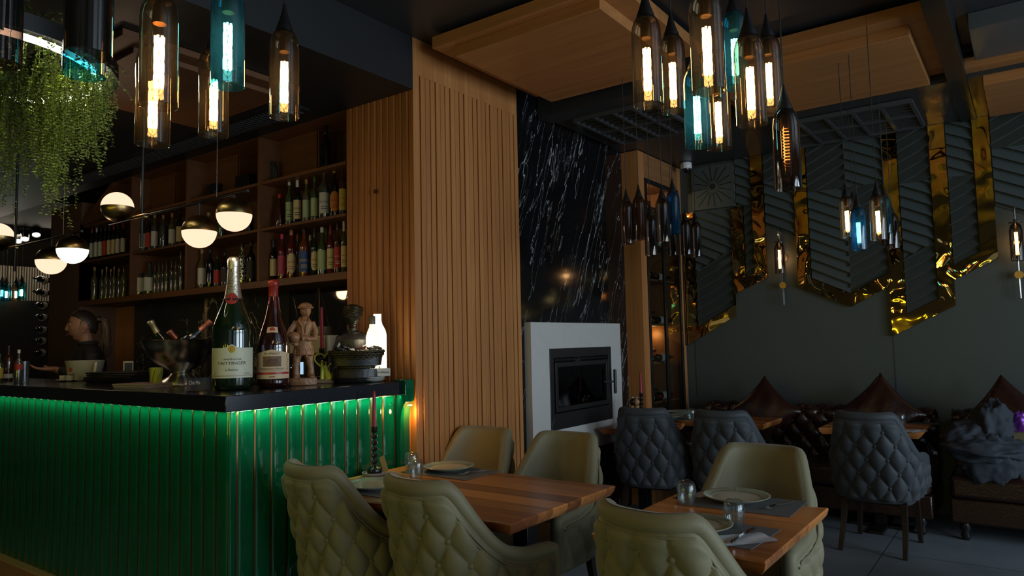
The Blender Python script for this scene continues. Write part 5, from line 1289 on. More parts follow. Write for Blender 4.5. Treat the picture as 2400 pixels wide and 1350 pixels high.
# second row standing behind, half hidden
for (row, px, tp, wd, bd, cp, desc) in ((1, 654, 549, 15, 'red', 'tan', 'reddish bottle half hidden behind the pink capped one'), (1, 697, 549, 14, 'clear', 'orange', 'clear bottle half hidden between round and blue labels'),
        (1, 765, 535, 18, 'straw', 'green', 'straw bottle half hidden behind the green ribbed one'), (1, 727, 552, 16, 'clear', 'white', 'clear bottle half hidden right of the blue label'), (1, 641, 552, 14, 'straw', 'tan', 'straw bottle half hidden behind the black one'),
        (2, 637, 480, 15, 'clear', 'white', 'small clear bottle half hidden right of the tequila')):
    p = at(px, tp, 'y', Ys+.13); r = wd/2*(p-CAM).dot(fwd)/F
    bottle(desc+', '+rown[row]+', '+bayn[4], (p.x, Ys+.13, zrow[row]+.001), r, p.z-zrow[row], bd, cp, group='bottles on the bar shelf')
p = at(763, 295, 'y', Ys+.02); bottle('tall black wine bottle standing alone on the top shelf', (p.x, Ys+.02, zrow[3]+.001), .043, p.z-zrow[3], 'dark', 'black', shape='wine', group='bottles on the bar shelf')
# round stone plaque, sticker, black boxes
p = at(631, 400, 'y', Ys-.02)
pq = MB(); pts = [(.052*math.cos(a), .085+.085*math.sin(a)) for a in np.linspace(0, PI, 16)]+[(-.052, 0), (.052, 0)]
pq.prism(pts, -.012, .012, 'y'); t = thing('stone_plaque', 'arched dark plaque with faint ring ornament on the top shelf', 'plaque', (p.x, Ys, zrow[3]+.001), rd(15))
pq.build('plaque', mat('dark_stone', (.02, .02, .018), .5), t, bevel=.004)
MB().sweep([(.03*math.cos(a), -.013, .09+.036*math.sin(a)) for a in np.linspace(0, 2*PI, 30)[:-1]], .0025, 5, closed=True).build('ring_ornament', mat('grey_ornament', (.06, .065, .06), .5), t)
p = at(580, 412, 'y', YP+.15); tag(MB().box(-.09, .09, -.05, .05, 0, .13).build('speaker_box', m_black, loc=(p.x, p.y, zrow[3]+.001), bevel=.004), 'black box on the top shelf left of the divider', 'box')
p = at(463, 451, 'y', YP+.15); tag(MB().box(-.06, .06, -.05, .05, 0, .12).build('speaker_box', m_black, loc=(p.x+.28, p.y, zrow[3]+.001), bevel=.004), 'small black box on the top shelf in the second bay from left', 'box')
p = at(347, 453, 'y', YP+.168)
st_ = MB().lathe([(0, 0), (.034, 0), (.034, .003), (.0, .003)], 24).xf(Matrix.Rotation(PI/2, 4, 'X')); t = thing('round_badge', 'small round white badge with red centre on the shelf partition', 'badge', (p.x, p.y, p.z))
st_.build('badge_disc', lm_['white'], t); MB().lathe([(0, 0), (.022, 0), (.022, .001), (0, .001)], 20).xf(Matrix.Translation((0, -.003, 0))@Matrix.Rotation(PI/2, 4, 'X')).build('red_centre', cm_['red'], t)

# ============================================================ BAR TOP
def onbar(px, py): return at(px, py, 'z', ZC)
def scale_at(p): return (p-CAM).dot(fwd)/F
paper = mat('champagne_label', (.62, .62, .46), .45); goldl = mat('gold_print', (.75, .5, .06), .3, .4)
p = onbar(545, 913); k = scale_at(p)
t = thing('champagne_bottle', 'giant dark green champagne bottle with silver foil and cream label on the bar corner', 'champagne bottle', (p.x, p.y, ZC+.001), face_cam(p)+rd(-3))
px_ = [(0, 4), (36, 0), (44, 3), (46, 12), (46, 134), (45, 146), (41, 160), (33, 180), (27, 196), (20.5, 213), (17, 228), (14, 250), (12.6, 276), (12.4, 292), (0, 292)]
MB().lathe([(a*k, b*k) for a, b in px_], 48).build('glass_body', mat('champagne_glass', (.006, .016, .006), .045, coat=1, spec=.9), t, angle=60)
foil = mat('silver_foil', (.62, .60, .50), .32, .9, bump=.15, bscale=60)
fo = MB().lathe([(21.5*k, 210*k), (19.2*k, 220*k), (17.6*k, 229*k), (14.7*k, 250*k), (13.3*k, 276*k), (13.0*k, 288*k), (14.2*k, 291*k), (13.6*k, 296*k), (14.3*k, 300*k), (13*k, 307*k), (8*k, 312*k), (0, 313*k)], 32).build('foil_capsule', foil, t, angle=60)
v, f = textmesh('TAITTINGER', 52*k, 8*k)
mb = MB(); R0 = 14.0*k
mb.add([((R0+max(0, (266*k-(258*k+x)))*.09)*math.cos(-PI/2-.25-z/R0), (R0+max(0, (266*k-(258*k+x)))*.09)*math.sin(-PI/2-.25-z/R0), 258*k+x) for x, z in v], f).build('foil_lettering', ink['k'], fo, smooth=False)
lo = patch(MB(), 46.35*k, 28*k, 97*k, 1.28, n=24).add([], [])
def hump(q): return 8*k*math.exp(-(q/.16)**2)
lo = patch(MB(), 46.4*k, 28*k, 97*k, 1.28, n=60, top=hump).build('cream_label', paper, t, angle=60)
mb = MB(); wrap_text(mb, 'TAITTINGER', 46.9*k, 62*k, 66*k, 7.2*k); wrap_text(mb, 'CHAMPAGNE', 46.9*k, 71*k, 44*k, 3.6*k); wrap_text(mb, 'à Reims', 46.9*k, 47*k, 27*k, 5*k); wrap_text(mb, 'RÉSERVE', 46.9*k, 38.5*k, 17*k, 2.5*k, -PI/2+.8)
wrap_text(mb, 'BRUT', 46.9*k, 38.5*k, 8*k, 2.5*k, -PI/2-.85); pass
mb.build('label_lettering', ink['k'], lo, smooth=False)
mb = MB(); patch(mb, 46.8*k, 32.3*k, 33*k, 1.2); patch(mb, 46.8*k, 34*k, 34.4*k, 1.2); mb.build('label_border', mat('maroon_print', (.2, .02, .04), .5), lo)
def disc_on(mb, r, zc, rad, ac=-PI/2, n=30, inner=0):
    vs = []; fs = []
    for i in range(n):
        a = 2*PI*i/n
        for q in (inner, rad): vs.append((r*math.cos(ac+q*math.cos(a)/r), r*math.sin(ac+q*math.cos(a)/r), zc+q*math.sin(a)))
    fs = [(2*i, 2*i+1, (2*i+3) % (2*n), (2*i+2) % (2*n)) for i in range(n)]
    return mb.add(vs, fs)
disc_on(MB(), 46.7*k, 94*k, 8.2*k).build('gold_seal', goldl, lo); mb = MB(); disc_on(mb, 47*k, 94*k, 7*k, inner=6.2*k)
for a in range(5): disc_on(mb, 47*k, 94*k+3*k*math.sin(a*1.256), 1.5*k, -PI/2+3*math.cos(a*1.256)/47, 10, .7*k)
mb.build('seal_drawing', mat('seal_brown', (.25, .1, .01), .5), lo)
# red round neck seal
redp = mat('red_seal', (.42, .03, .02), .5)
def conep(a, z): # point on the neck cone
    r = np.interp(z/k, [196, 213, 228, 250], [27.5, 22.2, 18.4, 15.2])*k; return (r*math.cos(a), r*math.sin(a), z)
mb = MB(); n = 28; vs = [conep(-PI/2-.12, 212*k)]+[conep(-PI/2-.12+13.5*k*math.cos(2*PI*i/n)/(21*k), 212*k+13.5*k*math.sin(2*PI*i/n)) for i in range(n)]
mb.add([(x*1.02, y*1.02, z) for x, y, z in vs], [(0, 1+i, 1+(i+1) % n) for i in range(n)]); se = mb.build('neck_seal', redp, t)
mb = MB()
for rr in (12.3, 8.2):
    o_ = [conep(-PI/2-.12+rr*k*math.cos(2*PI*i/n)/(21*k), 212*k+rr*k*math.sin(2*PI*i/n)) for i in range(n)]; mb.sweep([(x*1.04, y*1.04, z) for x, y, z in o_], .35*k, 4, closed=True)
for i in range(6): a = i*1.05; q = conep(-PI/2-.12+4*math.cos(a)/21, 212*k+4*k*math.sin(a)); mb.sphere((q[0]*1.04, q[1]*1.04, q[2]), 1.3*k, 8, 5)
mb.build('seal_print', mat('black_print', (.02, .015, .01), .5), se)
mb = MB(); 
for zz in (208, 216): mb.lathe([(np.interp(zz, [196, 213, 228], [27.7, 22.4, 18.6])*k, zz*k), (np.interp(zz+5, [196, 213, 228], [27.7, 22.4, 18.6])*k, (zz+5)*k)], 32, caps=False) if zz == 208 else None
mb.build('neck_band', mat('band_dark', (.02, .015, .012), .4), t)
# big red wine bottle
p = onbar(640, 908); k = scale_at(p)
t = thing('wine_bottle', 'big red wine bottle with dripping red wax top and picture label on the bar', 'wine bottle', (p.x, p.y, ZC+.001), face_cam(p)+rd(-4))
MB().lathe([(a*k, b*k) for a, b in [(0, 3), (30, 0), (36, 4), (37, 12), (37, 96), (36, 104), (32, 122), (26.5, 140), (20, 160), (15, 182), (11, 205), (10, 240), (0, 240)]], 40).build('glass_body', mat('wine_glass_dark', (.022, .004, .004), .05, coat=1, spec=.9), t, angle=60)
wax = mat('red_sealing_wax', (.26, .018, .012), .32, bump=.2, bscale=30)
pr = [(10.8, 205), (10.8, 236), (12.6, 238), (12.8, 246), (11.5, 250), (6, 253), (0, 254)]
mb = MB().lathe([(a*k, b*k) for a, b in pr], 28)
for a in (.3, 1.2, 2.6, 3.9, 5.1): mb.sweep([(11*k*math.cos(a), 11*k*math.sin(a), 212*k), (12.6*k*math.cos(a), 12.6*k*math.sin(a), 196*k), (14.5*k*math.cos(a), 14.5*k*math.sin(a), (186-10*math.sin(a*3))*k)], [1.6*k, 1.4*k, 1.7*k], 7)
mb.build('wax_top', wax, t, angle=70)
def arch(q): return 7*k*(1-abs(q)**1.6)+3*k*math.exp(-(q/.35)**2)
lab2 = mat('aged_label', (.60, .46, .28), .5)
lo = patch(MB(), 37.35*k, 21*k, 78*k, 1.32, n=40, top=arch).build('picture_label', lab2, t, angle=60)
mb = MB()
for zz, s_, w_, h_ in ((79, 'ILLUMINATI', 34, 5), (44, "Montepulciano d'Abruzzo", 56, 6.2), (39.5, 'DENOMINAZIONE DI ORIGINE', 44, 1.4)): wrap_text(mb, s_, 37.7*k, zz*k, w_*k, h_*k)
mb.build('label_lettering', ink['k'], lo, smooth=False)
patch(MB(), 37.6*k, 49*k, 73*k, .56).build('vineyard_picture', mat('vineyard', (.17, .09, .045), .6, noise=.6, nscale=60), lo)
mb = MB(); [mb.sweep([(37.9*k*math.cos(-PI/2+q*.5+.02), 37.9*k*math.sin(-PI/2+q*.5+.02), 66*k), (37.9*k*math.cos(-PI/2+q*1.1), 37.9*k*math.sin(-PI/2+q*1.1), 49.5*k)], .35*k, 4) for q in np.linspace(-.48, .48, 9)]
mb.build('vineyard_rows', mat('vine_dark', (.06, .03, .015), .6), lo)
patch(MB(), 37.6*k, 31*k, 36*k, 1.25).build('red_band', cm_['red'], lo)
mb = MB()
for s_ in (-1, 1):
    for j in range(7): a = -PI/2+s_*(1.05+.05*math.sin(j*2)); mb.sweep([(37.7*k*math.cos(a+.05*math.cos(u)), 37.7*k*math.sin(a+.05*math.cos(u)), (42+j*5.5+1.8*math.sin(u))*k) for u in np.linspace(0, 5, 9)], .4*k, 4)
for j in range(5): a = -PI/2+(j-2)*.07; mb.sweep([(37.7*k*math.cos(a+.03*math.cos(u)), 37.7*k*math.sin(a+.03*math.cos(u)), (25.5+1.3*math.sin(u))*k) for u in np.linspace(0, 5, 9)], .35*k, 4)
mb.build('scroll_ornament', mat('ornament_brown', (.22, .06, .02), .6), lo)
def cone2(z): return np.interp(z, [104, 122, 140, 160], [36.4, 32.4, 26.9, 20.4])*k
G = [[(cone2(z)*math.cos(a), cone2(z)*math.sin(a), (z-3*abs(a+PI/2))*k) for z in (128, 134, 141)] for a in np.linspace(-PI/2-1.3, -PI/2+1.3, 20)]
nl = MB().grid(G).build('shoulder_label', lab2, t); disc_on(MB(), cone2(134)*1.02, 134*k, 6*k).build('red_wax_seal', redp, nl)

# head shape used for the barkeeper and the two statues (faces -Y, about .23 high)
def head_mb(s=1.0, n=72, m=64):
    mb = MB().sphere((0, 0, 0), 1, n, m); out = []
    for x, y, z in mb.v:
        X, Y, Z = x*.073, y*.09, z*.115
        if Z < 0: q = (-Z/.115); X *= 1-.34*q**1.6; Y *= 1-.10*q if Y < 0 else 1-.42*q
        if Y > 0: Y *= 1.15
        if Y < 0:
            fr = min(1, -y*1.6)
            prof = np.interp(Z, [-.045, -.040, -.030, -.01, .012, .03], [0, .55, 1, .62, .2, 0])
            Y -= .025*prof*math.exp(-(X/.0095)**2)*fr
            Y += .011*math.exp(-((abs(X)-.030)/.014)**2-((Z-.010)/.011)**2)
            Y -= .005*math.exp(-(X/.045)**2-((Z-.033)/.010)**2)
            Y -= .0085*math.exp(-(X/.020)**2)*(math.exp(-((Z+.058)/.0045)**2)+math.exp(-((Z+.069)/.005)**2))*fr
            Y += .006*math.exp(-(X/.03)**2-((Z+.083)/.007)**2)*fr
            Y -= .010*math.exp(-(X/.021)**2-((Z+.102)/.014)**2)
            Y -= .004*math.exp(-((abs(X)-.045)/.016)**2-((Z+.02)/.02)**2)
        out.append((X*s, Y*s, Z*s))
    mb.v = out; return mb
def ear(mb, sx, s=1.0):
    for q in range(1): mb.sweep([((sx*(.071+.006*math.sin(u)))*s, (.012+.016*math.cos(u)*1.0)*s, (-.005+.030*math.sin(u))*s) for u in np.linspace(-1.6, 3.6, 14)], .0055*s, 7)
    mb.sphere((sx*.070*s, .012*s, -.005*s), (.007*s, .013*s, .022*s), 12, 8)
def join(*ms):
    o = MB()
    for q in ms: o.add(q.v, q.f)
    return o
def remesh(o, vx):
    r = o.modifiers.new('remesh', 'REMESH'); r.mode = 'VOXEL'; r.voxel_size = vx; r.use_smooth_shade = True
    s_ = o.modifiers.new('smooth', 'SMOOTH'); s_.factor = .5; s_.iterations = 2; return o
# carved wooden figure of a cap wearing boy
p = onbar(711, 903); k = scale_at(p)
carved = mat('carved_brown_wood', (.30, .145, .065), .42, noise=.5, nscale=45, bump=.25, bscale=60)
t = thing('carved_figurine', 'carved brown wooden boy in cap and coat holding a ball', 'figurine', (p.x, p.y, ZC+.001), face_cam(p))
MB().prism([(-31*k, -14*k), (-22*k, -20*k), (16*k, -20*k), (31*k, -10*k), (31*k, 12*k), (20*k, 19*k), (-20*k, 19*k), (-31*k, 10*k)], 0, 17*k).build('base_block', carved, t, bevel=.004)
S = lambda *q: tuple(c*k for c in q)
mb = MB()
mb.sweep([S(-16, 0, 16), S(-17, -2, 40), S(-15, 0, 62), S(-9, 2, 85)], [9*k, 7.5*k, 9.5*k, 12*k], 14)
mb.sweep([S(17, -3, 16), S(17, -3, 38), S(13, -2, 62), S(7, 1, 85)], [9*k, 7.5*k, 9.5*k, 12*k], 14)
mb.sphere(S(-18, -6, 19), S(8, 13, 6)); mb.sphere(S(19, -8, 19), S(8, 13, 6))
mb.sweep([S(0, 1, 70), S(0, 1, 92), S(0, 0, 118), S(2, 1, 148), S(3, 1, 158)], [24*k, 20*k, 16*k, 19*k, 9*k], 20)
mb.sweep([S(-15, 1, 148), S(-28, -2, 130), S(-33, -8, 110), S(-22, -14, 98)], [7.5*k, 7*k, 6.5*k, 6*k], 12)
mb.sweep([S(19, 1, 147), S(27, -2, 126), S(26, -10, 107), S(9, -18, 108)], [7.5*k, 7*k, 6.5*k, 5.5*k], 12)
mb.sphere(S(5, -18, 110), S(7, 5, 6)); mb.sphere(S(-18, -14, 96), S(6, 5, 6))
for f_ in range(4): mb.sweep([S(4-f_*.4, -21, 113-f_*2.4), S(-3, -23, 112-f_*2.4)], 1.4*k, 6)
mb.sweep([S(3, 1, 152), S(4, 0, 165)], 7*k, 10)
hd = head_mb(.165/.23*k*235*.001*1.0*4.2); 
sc_h = 38*k/.23; hd = head_mb(sc_h, 48, 40).xf(Matrix.Translation(S(5, -2, 174))@Matrix.Rotation(rd(18), 4, 'Z')@Matrix.Rotation(rd(12), 4, 'X'))
remesh(join(mb, hd).build('figure_body', carved, t), .0032)
MB().sphere(S(-20, -17, 112), 13*k, 22, 16).build('ball', carved, t)
mb = MB().sphere(S(5, 2, 183), S(16, 17, 11), 24, 14, -.15, 1); mb.sweep([S(5+16.5*math.cos(a), 1+17.5*math.sin(a), 182+2*math.sin(a)) for a in np.linspace(0, 2*PI, 28)[:-1]], 2.2*k, 8, closed=True); mb.sphere(S(6, -16, 181), S(11, 8, 2.5))
mb.build('cap', carved, t, angle=70)
mb = MB()
for sx_ in (-1, 1): mb.sweep([S(2+sx_*3, -16, 120), S(2+sx_*5, -18, 138), S(2+sx_*12, -15, 150), S(2+sx_*9, -6, 158)], [2.5*k, 3*k, 3*k, 2*k], 7)
mb.lathe([(21.5*k, 84*k), (22*k, 88*k), (21*k, 92*k)], 24, caps=False)
for zz in (104, 118, 130): mb.sphere(S(-3, -17.5, zz), 1.8*k, 8, 6)
for i in range(10): a = i*.628; mb.sweep([S(23.5*math.cos(a), 23.5*math.sin(a), 66), S(20.5*math.cos(a), 20.5*math.sin(a), 90)], 1.3*k, 5)
mb.build('coat_details', carved, t, angle=70)
# heart ornament with bridal couple
p = onbar(768, 898); k = scale_at(p)
lime = mat('lime_resin', (.50, .52, .04), .25, spec=.6); t = thing('heart_ornament', 'lime yellow heart ornament with bridal couple on a wooden base', 'ornament', (p.x, p.y, ZC+.001), face_cam(p))
MB().box(-29*k, 29*k, -10*k, 10*k, 0, 9*k).build('wooden_base', mat('base_wood', (.22, .14, .07), .5), t, bevel=.002)
hp = []
for a in np.linspace(0, 2*PI, 60)[:-1]:
    x = 16*math.sin(a)**3; z = 13*math.cos(a)-5*math.cos(2*a)-2*math.cos(3*a)-math.cos(4*a); hp.append(S(-7+x*1.42, 0, 52+z*1.38))
MB().sweep(hp, 2.1*k, 8, closed=True).build('heart_ring', lime, t, angle=70)
cp = MB()
cp.sweep([S(-13, 0, 9), S(-13, 0, 28), S(-12.5, 0, 42), S(-12, 0, 48)], [4.5*k, 3.5*k, 4.5*k, 2*k], 12).sphere(S(-12, 0, 51), 3.3*k, 12, 10)
cp.sweep([S(5, 0, 9), S(0, 0, 20), S(-3, 0, 30), S(-3.5, 0, 38), S(-4, 0, 44)], [14*k, 9*k, 4.5*k, 4*k, 1.8*k], 14).sphere(S(-4.5, 0, 47), 3.2*k, 12, 10)
cp.sweep([S(-3, -1, 42), S(-7, -3, 35), S(-11, -2, 36)], 1.5*k, 8)
remesh(cp.build('bridal_couple', lime, t), .0025)
p = onbar(752, 893); p = Vector((p.x-.04, p.y+.04, 0))
h_ = at(752, 720, 'y', p.y).z-ZC
candlestick('black candlestick with tall red candle on the bar behind the heart ornament', (p.x, p.y, ZC+.001), h_-.26, .26)
# bronze bust of a woman with turban holding a basket
p = at(838, 893, 'y', 2.84); k = scale_at(p)
bz = mat('black_bronze', (.010, .009, .008), .38, 0, noise=.5, nscale=25, bump=.1, bscale=50); bzg = mat('gilded_bronze', (.035, .026, .010), .35, .5, noise=.7, nscale=60)
t = thing('bust_statue', 'black bronze kneeling woman statue with turban holding a woven basket', 'statue', (p.x, p.y, ZC+.001), face_cam(p))
mb = MB(); n = 24
def ering(cx, cy, cz, rx, ry): return [S(cx+rx*math.cos(a), cy+ry*math.sin(a), cz) for a in np.linspace(0, 2*PI, n+1)[:-1]]
secs = [ering(-2, 4, 0, 50, 26), ering(-2, 4, 12, 56, 30), ering(-2, 4, 35, 55, 28), ering(-3, 6, 50, 46, 24), ering(-6, 8, 70, 34, 18), ering(-6, 8, 86, 40, 20), ering(-8, 6, 100, 43, 19), ering(-9, 6, 109, 39, 16), ering(-10, 5, 116, 24, 13), ering(-11, 4, 121, 11, 11), ering(-11, 2, 130, 9.5, 9.5), ering(-11, 2, 140, 9, 9)]
mb.grid(list(map(list, zip(*secs))), closed=True); mb.add(secs[0], [tuple(range(n))]); mb.add(secs[-1], [tuple(range(n))])
mb.sweep([S(-40, 4, 100), S(-50, -4, 78), S(-44, -22, 66)], [9*k, 8*k, 7*k], 12).sweep([S(24, 4, 100), S(34, -4, 78), S(36, -22, 66)], [9*k, 8*k, 7*k], 12)
mb.sphere(S(-42, -27, 62), S(8, 6, 6)).sphere(S(37, -27, 62), S(8, 6, 6))
for f_ in range(4):
    mb.sweep([S(-38+f_*3, -30, 62-f_), S(-36+f_*3, -33, 56-f_)], 1.5*k, 6); mb.sweep([S(33-f_*3, -30, 62-f_), S(31-f_*3, -33, 56-f_)], 1.5*k, 6)
sh_ = 52*k/.23; mb2 = head_mb(sh_, 56, 50).xf(Matrix.Translation(S(-11, -4, 152))@Matrix.Rotation(rd(22), 4, 'Z'))
remesh(join(mb, mb2).build('figure_body', bz, t), .0035)
mb = MB().sphere(S(-10, 3, 168), S(22, 24, 16), 30, 16, -.35, 1)
for j in range(9): mb.sweep([S(-10+(23-abs(j-4)*.6)*math.cos(a), 3+25*math.sin(a)*math.cos((j-4)*.13), 164+(j-4)*1.4+8*math.sin(a*.5+.3*j)) for a in np.linspace(-2.6, .4, 14)], 2.2*k, 6)
mb.build('turban', bzg, t, angle=80)
mb = MB().sweep([S(-11+17*math.cos(a), 1+15*math.sin(a), 117-3*abs(math.sin(a*.5))) for a in np.linspace(0, 2*PI, 30)[:-1]], 1.1*k, 6, closed=True); mb.build('necklace', bzg, t)
mb = MB()
for j in range(7): mb.sweep([S(-2+(60-j*3.5)*math.cos(a), -26+(24-j*1.6)*math.sin(a), 66-j*5+.9*math.sin(a*26+j*PI)) for a in np.linspace(0, 2*PI, 105)[:-1]], 3.4*k, 6, closed=True)
for sg in (0, 1): mb.sweep([S(-2+(61+1.6*math.sin(a*20+PI*sg))*math.cos(a), -26+25*math.sin(a), 72+1.8*math.cos(a*20+PI*sg)) for a in np.linspace(0, 2*PI, 161)[:-1]], 2.6*k, 6, closed=True)
mb.build('woven_basket', bzg, t, angle=80)
MB().lathe([(0, 34*k), (56*k, 40*k), (59*k, 62*k), (0, 62*k)], 30).xf(Matrix.Diagonal((1, .40, 1, 1))).xf(Matrix.Translation(S(-2, -26, 0))).build('basket_floor', bz, t)
bs_loc = Vector((p.x, p.y, ZC)); brz = face_cam(p)
# sweets in the basket
foilk = mat('black_wrapper', (.02, .02, .022), .12, coat=1)
Rb = Matrix.Rotation(brz, 3, 'Z'); rg = np.random.default_rng(9)
for j in range(9):
    lx = -46+j*11.2; ly = -28+(-6 if j % 2 else 5); lz = 75+3*(j % 3)
    w0 = bs_loc+Rb@Vector(S(lx, ly, lz)); tt = thing('wrapped_sweet', 'black wrapped sweet in the basket, %s from the left' % ('first', 'second', 'third', 'fourth', 'fifth', 'sixth', 'seventh', 'eighth', 'ninth')[j], 'sweet', tuple(w0), brz+rg.uniform(-.6, .6), 'black wrapped sweets in the basket')
    mb = MB(); G = []
    for a_ in range(13):
        u = -1+a_/6; G.append([(u*13*k, (5.5 if abs(u) < .8 else 7)*k*math.cos(b)*(1-.3*(abs(u) > .8)), (2.8*(1-u**4)+1.0)*k*math.sin(b)+.8*k*math.sin(b*3+u*9)) for b in np.linspace(0, 2*PI, 13)])
    mb.grid(G).xf(Matrix.Rotation(rg.uniform(-.5, .5), 4, 'Y')); mb.build('wrapper', foilk, tt, angle=80)
    if j in (3, 5, 6): flat_text(MB(), ('RESTAURANT' if j > 4 else 'Ch'), (0, -7.2*k, 2*k), (1, 0, 0), (0, 0, 1), (20 if j > 4 else 9)*k, (2.6 if j > 4 else 7)*k).build('printing', ink['w'] if j == 3 else ink['r'], tt, smooth=False)
# lit bottle lamp, box, saucers near the pillar
X0, Y0 = -3.13, 2.93; k = scale_at(Vector((X0, Y0, 1.3))); rz0 = face_cam((X0, Y0))
zs = ZC+.001
for j in range(2):
    tag(MB().lathe([(0, .002), (16*k, 0), (27*k, 5*k), (30*k, 7.5*k), (29*k, 8*k), (17*k, 3*k), (0, 2.5*k)], 40).build('saucer', mat('white_porcelain', (.6, .6, .56), .25), loc=(X0-.02, Y0-.02, zs+j*4.6*k)), ('lower', 'upper')[j]+' white saucer stacked under the lettered box by the pillar', 'saucer', 'stacked saucers by the pillar')
zb_ = zs+4.6*k+8.3*k
t = thing('lettered_box', 'flat white box with handwritten style lettering under the glowing bottle lamp', 'box', (X0, Y0, zb_), rz0+rd(4))
MB().box(-28*k, 29*k, -14*k, 14*k, 0, 18*k).build('box_body', mat('white_box', (.58, .55, .48), .6), t, bevel=.002)
flat_text(MB(), 'heute ist mein Lieblingstag', (1*k, -14.3*k, 9*k), (1, 0, 0), (0, 0, 1), 50*k, 7*k).build('lettering', ink['k'], t, smooth=False)
t = thing('bottle_lamp', 'glowing white bottle shaped lamp on the bar by the slatted pillar', 'lamp', (X0, Y0, zb_+18*k+.001), rz0)
sil = [(-14, 0), (22, 0), (22, 78), (19, 90), (12, 103), (10, 112), (10, 127), (-8, 127), (-8, 112), (-11, 100), (-14, 85)]
MB().prism([(a*k, b*k) for a, b in sil], -3*k, 3*k, 'y').build('lit_bottle_shape', emis('lamp_white', (1, .88, .60), 1.7), t)
MB().prism([(a*k, b*k) for a, b in sil], 3*k, 4.2*k, 'y').build('rear_shell', mat('lamp_rim', (.5, .4, .2), .4), t)
q = Vector((X0, Y0, 0))+Matrix.Rotation(rz0, 3, 'Z')@Vector((-11*k, -9*k, 0))
t2 = thing('spirit_bottle', 'white frosted spirit bottle with ribbed cap in front of the glowing lamp', 'bottle', (q.x, q.y, zb_+18*k+.001), rz0)
MB().lathe([(0, 0), (14*k, 0), (15*k, 4*k), (15*k, 72*k), (12*k, 84*k), (7*k, 96*k), (6.5*k, 104*k), (0, 104*k)], 26).build('frosted_body', mat('glowing_frosted_glass', (.8, .75, .55), .5, emit=(1, .9, .65), es=.9), t2, angle=60)  # glow put into the glass itself, though this bottle is no lamp
MB().lathe([(7.3*k, 103*k), (7.3*k, 120*k), (6*k, 122*k), (0, 122*k)], 18).build('ribbed_cap', mat('cap_dark', (.08, .07, .05), .4), t2)
point('bottle_lamp_light', (X0+.03, Y0-.12, zb_+.2), .8, (1, .82, .5), .04)
# champagne cooler bowl with three bottles
p = onbar(422, 903); k = scale_at(p)
t = thing('champagne_cooler', 'large polished metal champagne cooler bowl on a foot', 'cooler bowl', (p.x, p.y, ZC+.001), face_cam(p))
bowl = mat('dark_polished_steel', (.5, .49, .44), .24, 1)
MB().lathe([(S(r_, z_)) for r_, z_ in [(0, 4), (40, 1), (50, 0), (51, 2), (44, 10), (24, 22), (19, 28), (24, 34), (50, 48), (68, 68), (79, 90), (85, 104), (87, 106), (85, 106.5), (83, 104), (76, 90), (64, 70), (46, 52), (20, 40), (0, 38)]], 56).build('bowl', bowl, t, angle=50)
Rt = Matrix.Rotation(face_cam(p), 4, 'Z'); Tt = Matrix.Translation((p.x, p.y, ZC))
def leaning(label, a, b, body, foilm, lab=None):
    """a: buried base point, b: tip, both in pixels of the bowl's own frame"""
    A = Vector(S(*a)); B = Vector(S(*b)); q = (B-A).to_track_quat('Z', 'Y'); L = (B-A).length
    tt = thing('champagne_bottle', label, 'bottle', tuple((Tt@Rt)@A), 0, 'bottles chilling in the cooler bowl'); tt.rotation_mode = 'QUATERNION'; tt.rotation_quaternion = (Rt.to_quaternion()@q)
    MB().lathe([(0, 0), (17*k, 0), (18.5*k, 4*k), (18.5*k, L*.5), (14*k, L*.62), (7*k, L*.74), (6*k, L*.97), (0, L*.97)], 26).build('glass_body', body, tt, angle=60)
    MB().lathe([(8.4*k, L*.70), (7*k, L*.76), (6.4*k, L*.90), (7.8*k, L*.92), (7.8*k, L*.985), (4*k, L), (0, L)], 22).build('foil_capsule', foilm, tt, angle=60)
pinkf = mat('rose_gold_foil', (.50, .17, .12), .35, .7, bump=.15, bscale=60); goldf = mat('pale_gold_foil', (.5, .42, .22), .35, .7, bump=.1, bscale=60)
leaning('champagne bottle with pale gold foil leaning left in the cooler bowl', (-10, 22, 52), (-66, 6, 152), dkglass, goldf)
leaning('champagne bottle with rose gold foil leaning far right out of the cooler bowl', (-28, -8, 70), (66, -4, 150), dkglass, pinkf)
leaning('bottle with reddish foil resting low between the other two in the bowl', (36, 14, 56), (-26, 10, 128), dkglass, pinkf)
# lime candle glasses beside the bowl
limeg = mat('lime_glass', (.35, .38, .03), .12, coat=1)
for px, py, nm in ((365, 908, 'lime green tumbler with slanted pattern left of the bowl foot'), (497, 906, 'lime green tumbler half hidden between bowl and champagne bottle')):
    q = onbar(px, py); k2 = scale_at(q); t = thing('green_tumbler', nm, 'tumbler', (q.x, q.y+(.04 if px > 400 else 0), ZC+.001), .3, 'lime green tumblers')
    MB().lathe([(0, 0), (10*k2, 0), (11.5*k2, 3*k2), (15*k2, 46*k2), (14.2*k2, 46*k2), (10.6*k2, 6*k2), (0, 5*k2)], 28).build('glass_body', limeg, t, angle=60)
    mb = MB()
    for j in range(8): a = 2*PI*j/8; mb.sweep([((11.8+u*3.4)*k2*math.cos(a+u*.7), (11.8+u*3.4)*k2*math.sin(a+u*.7), (5+u*38)*k2) for u in np.linspace(0, 1, 6)], .8*k2, 5)
    mb.build('slanted_ribs', mat('dark_lime', (.12, .16, .02), .3), t)
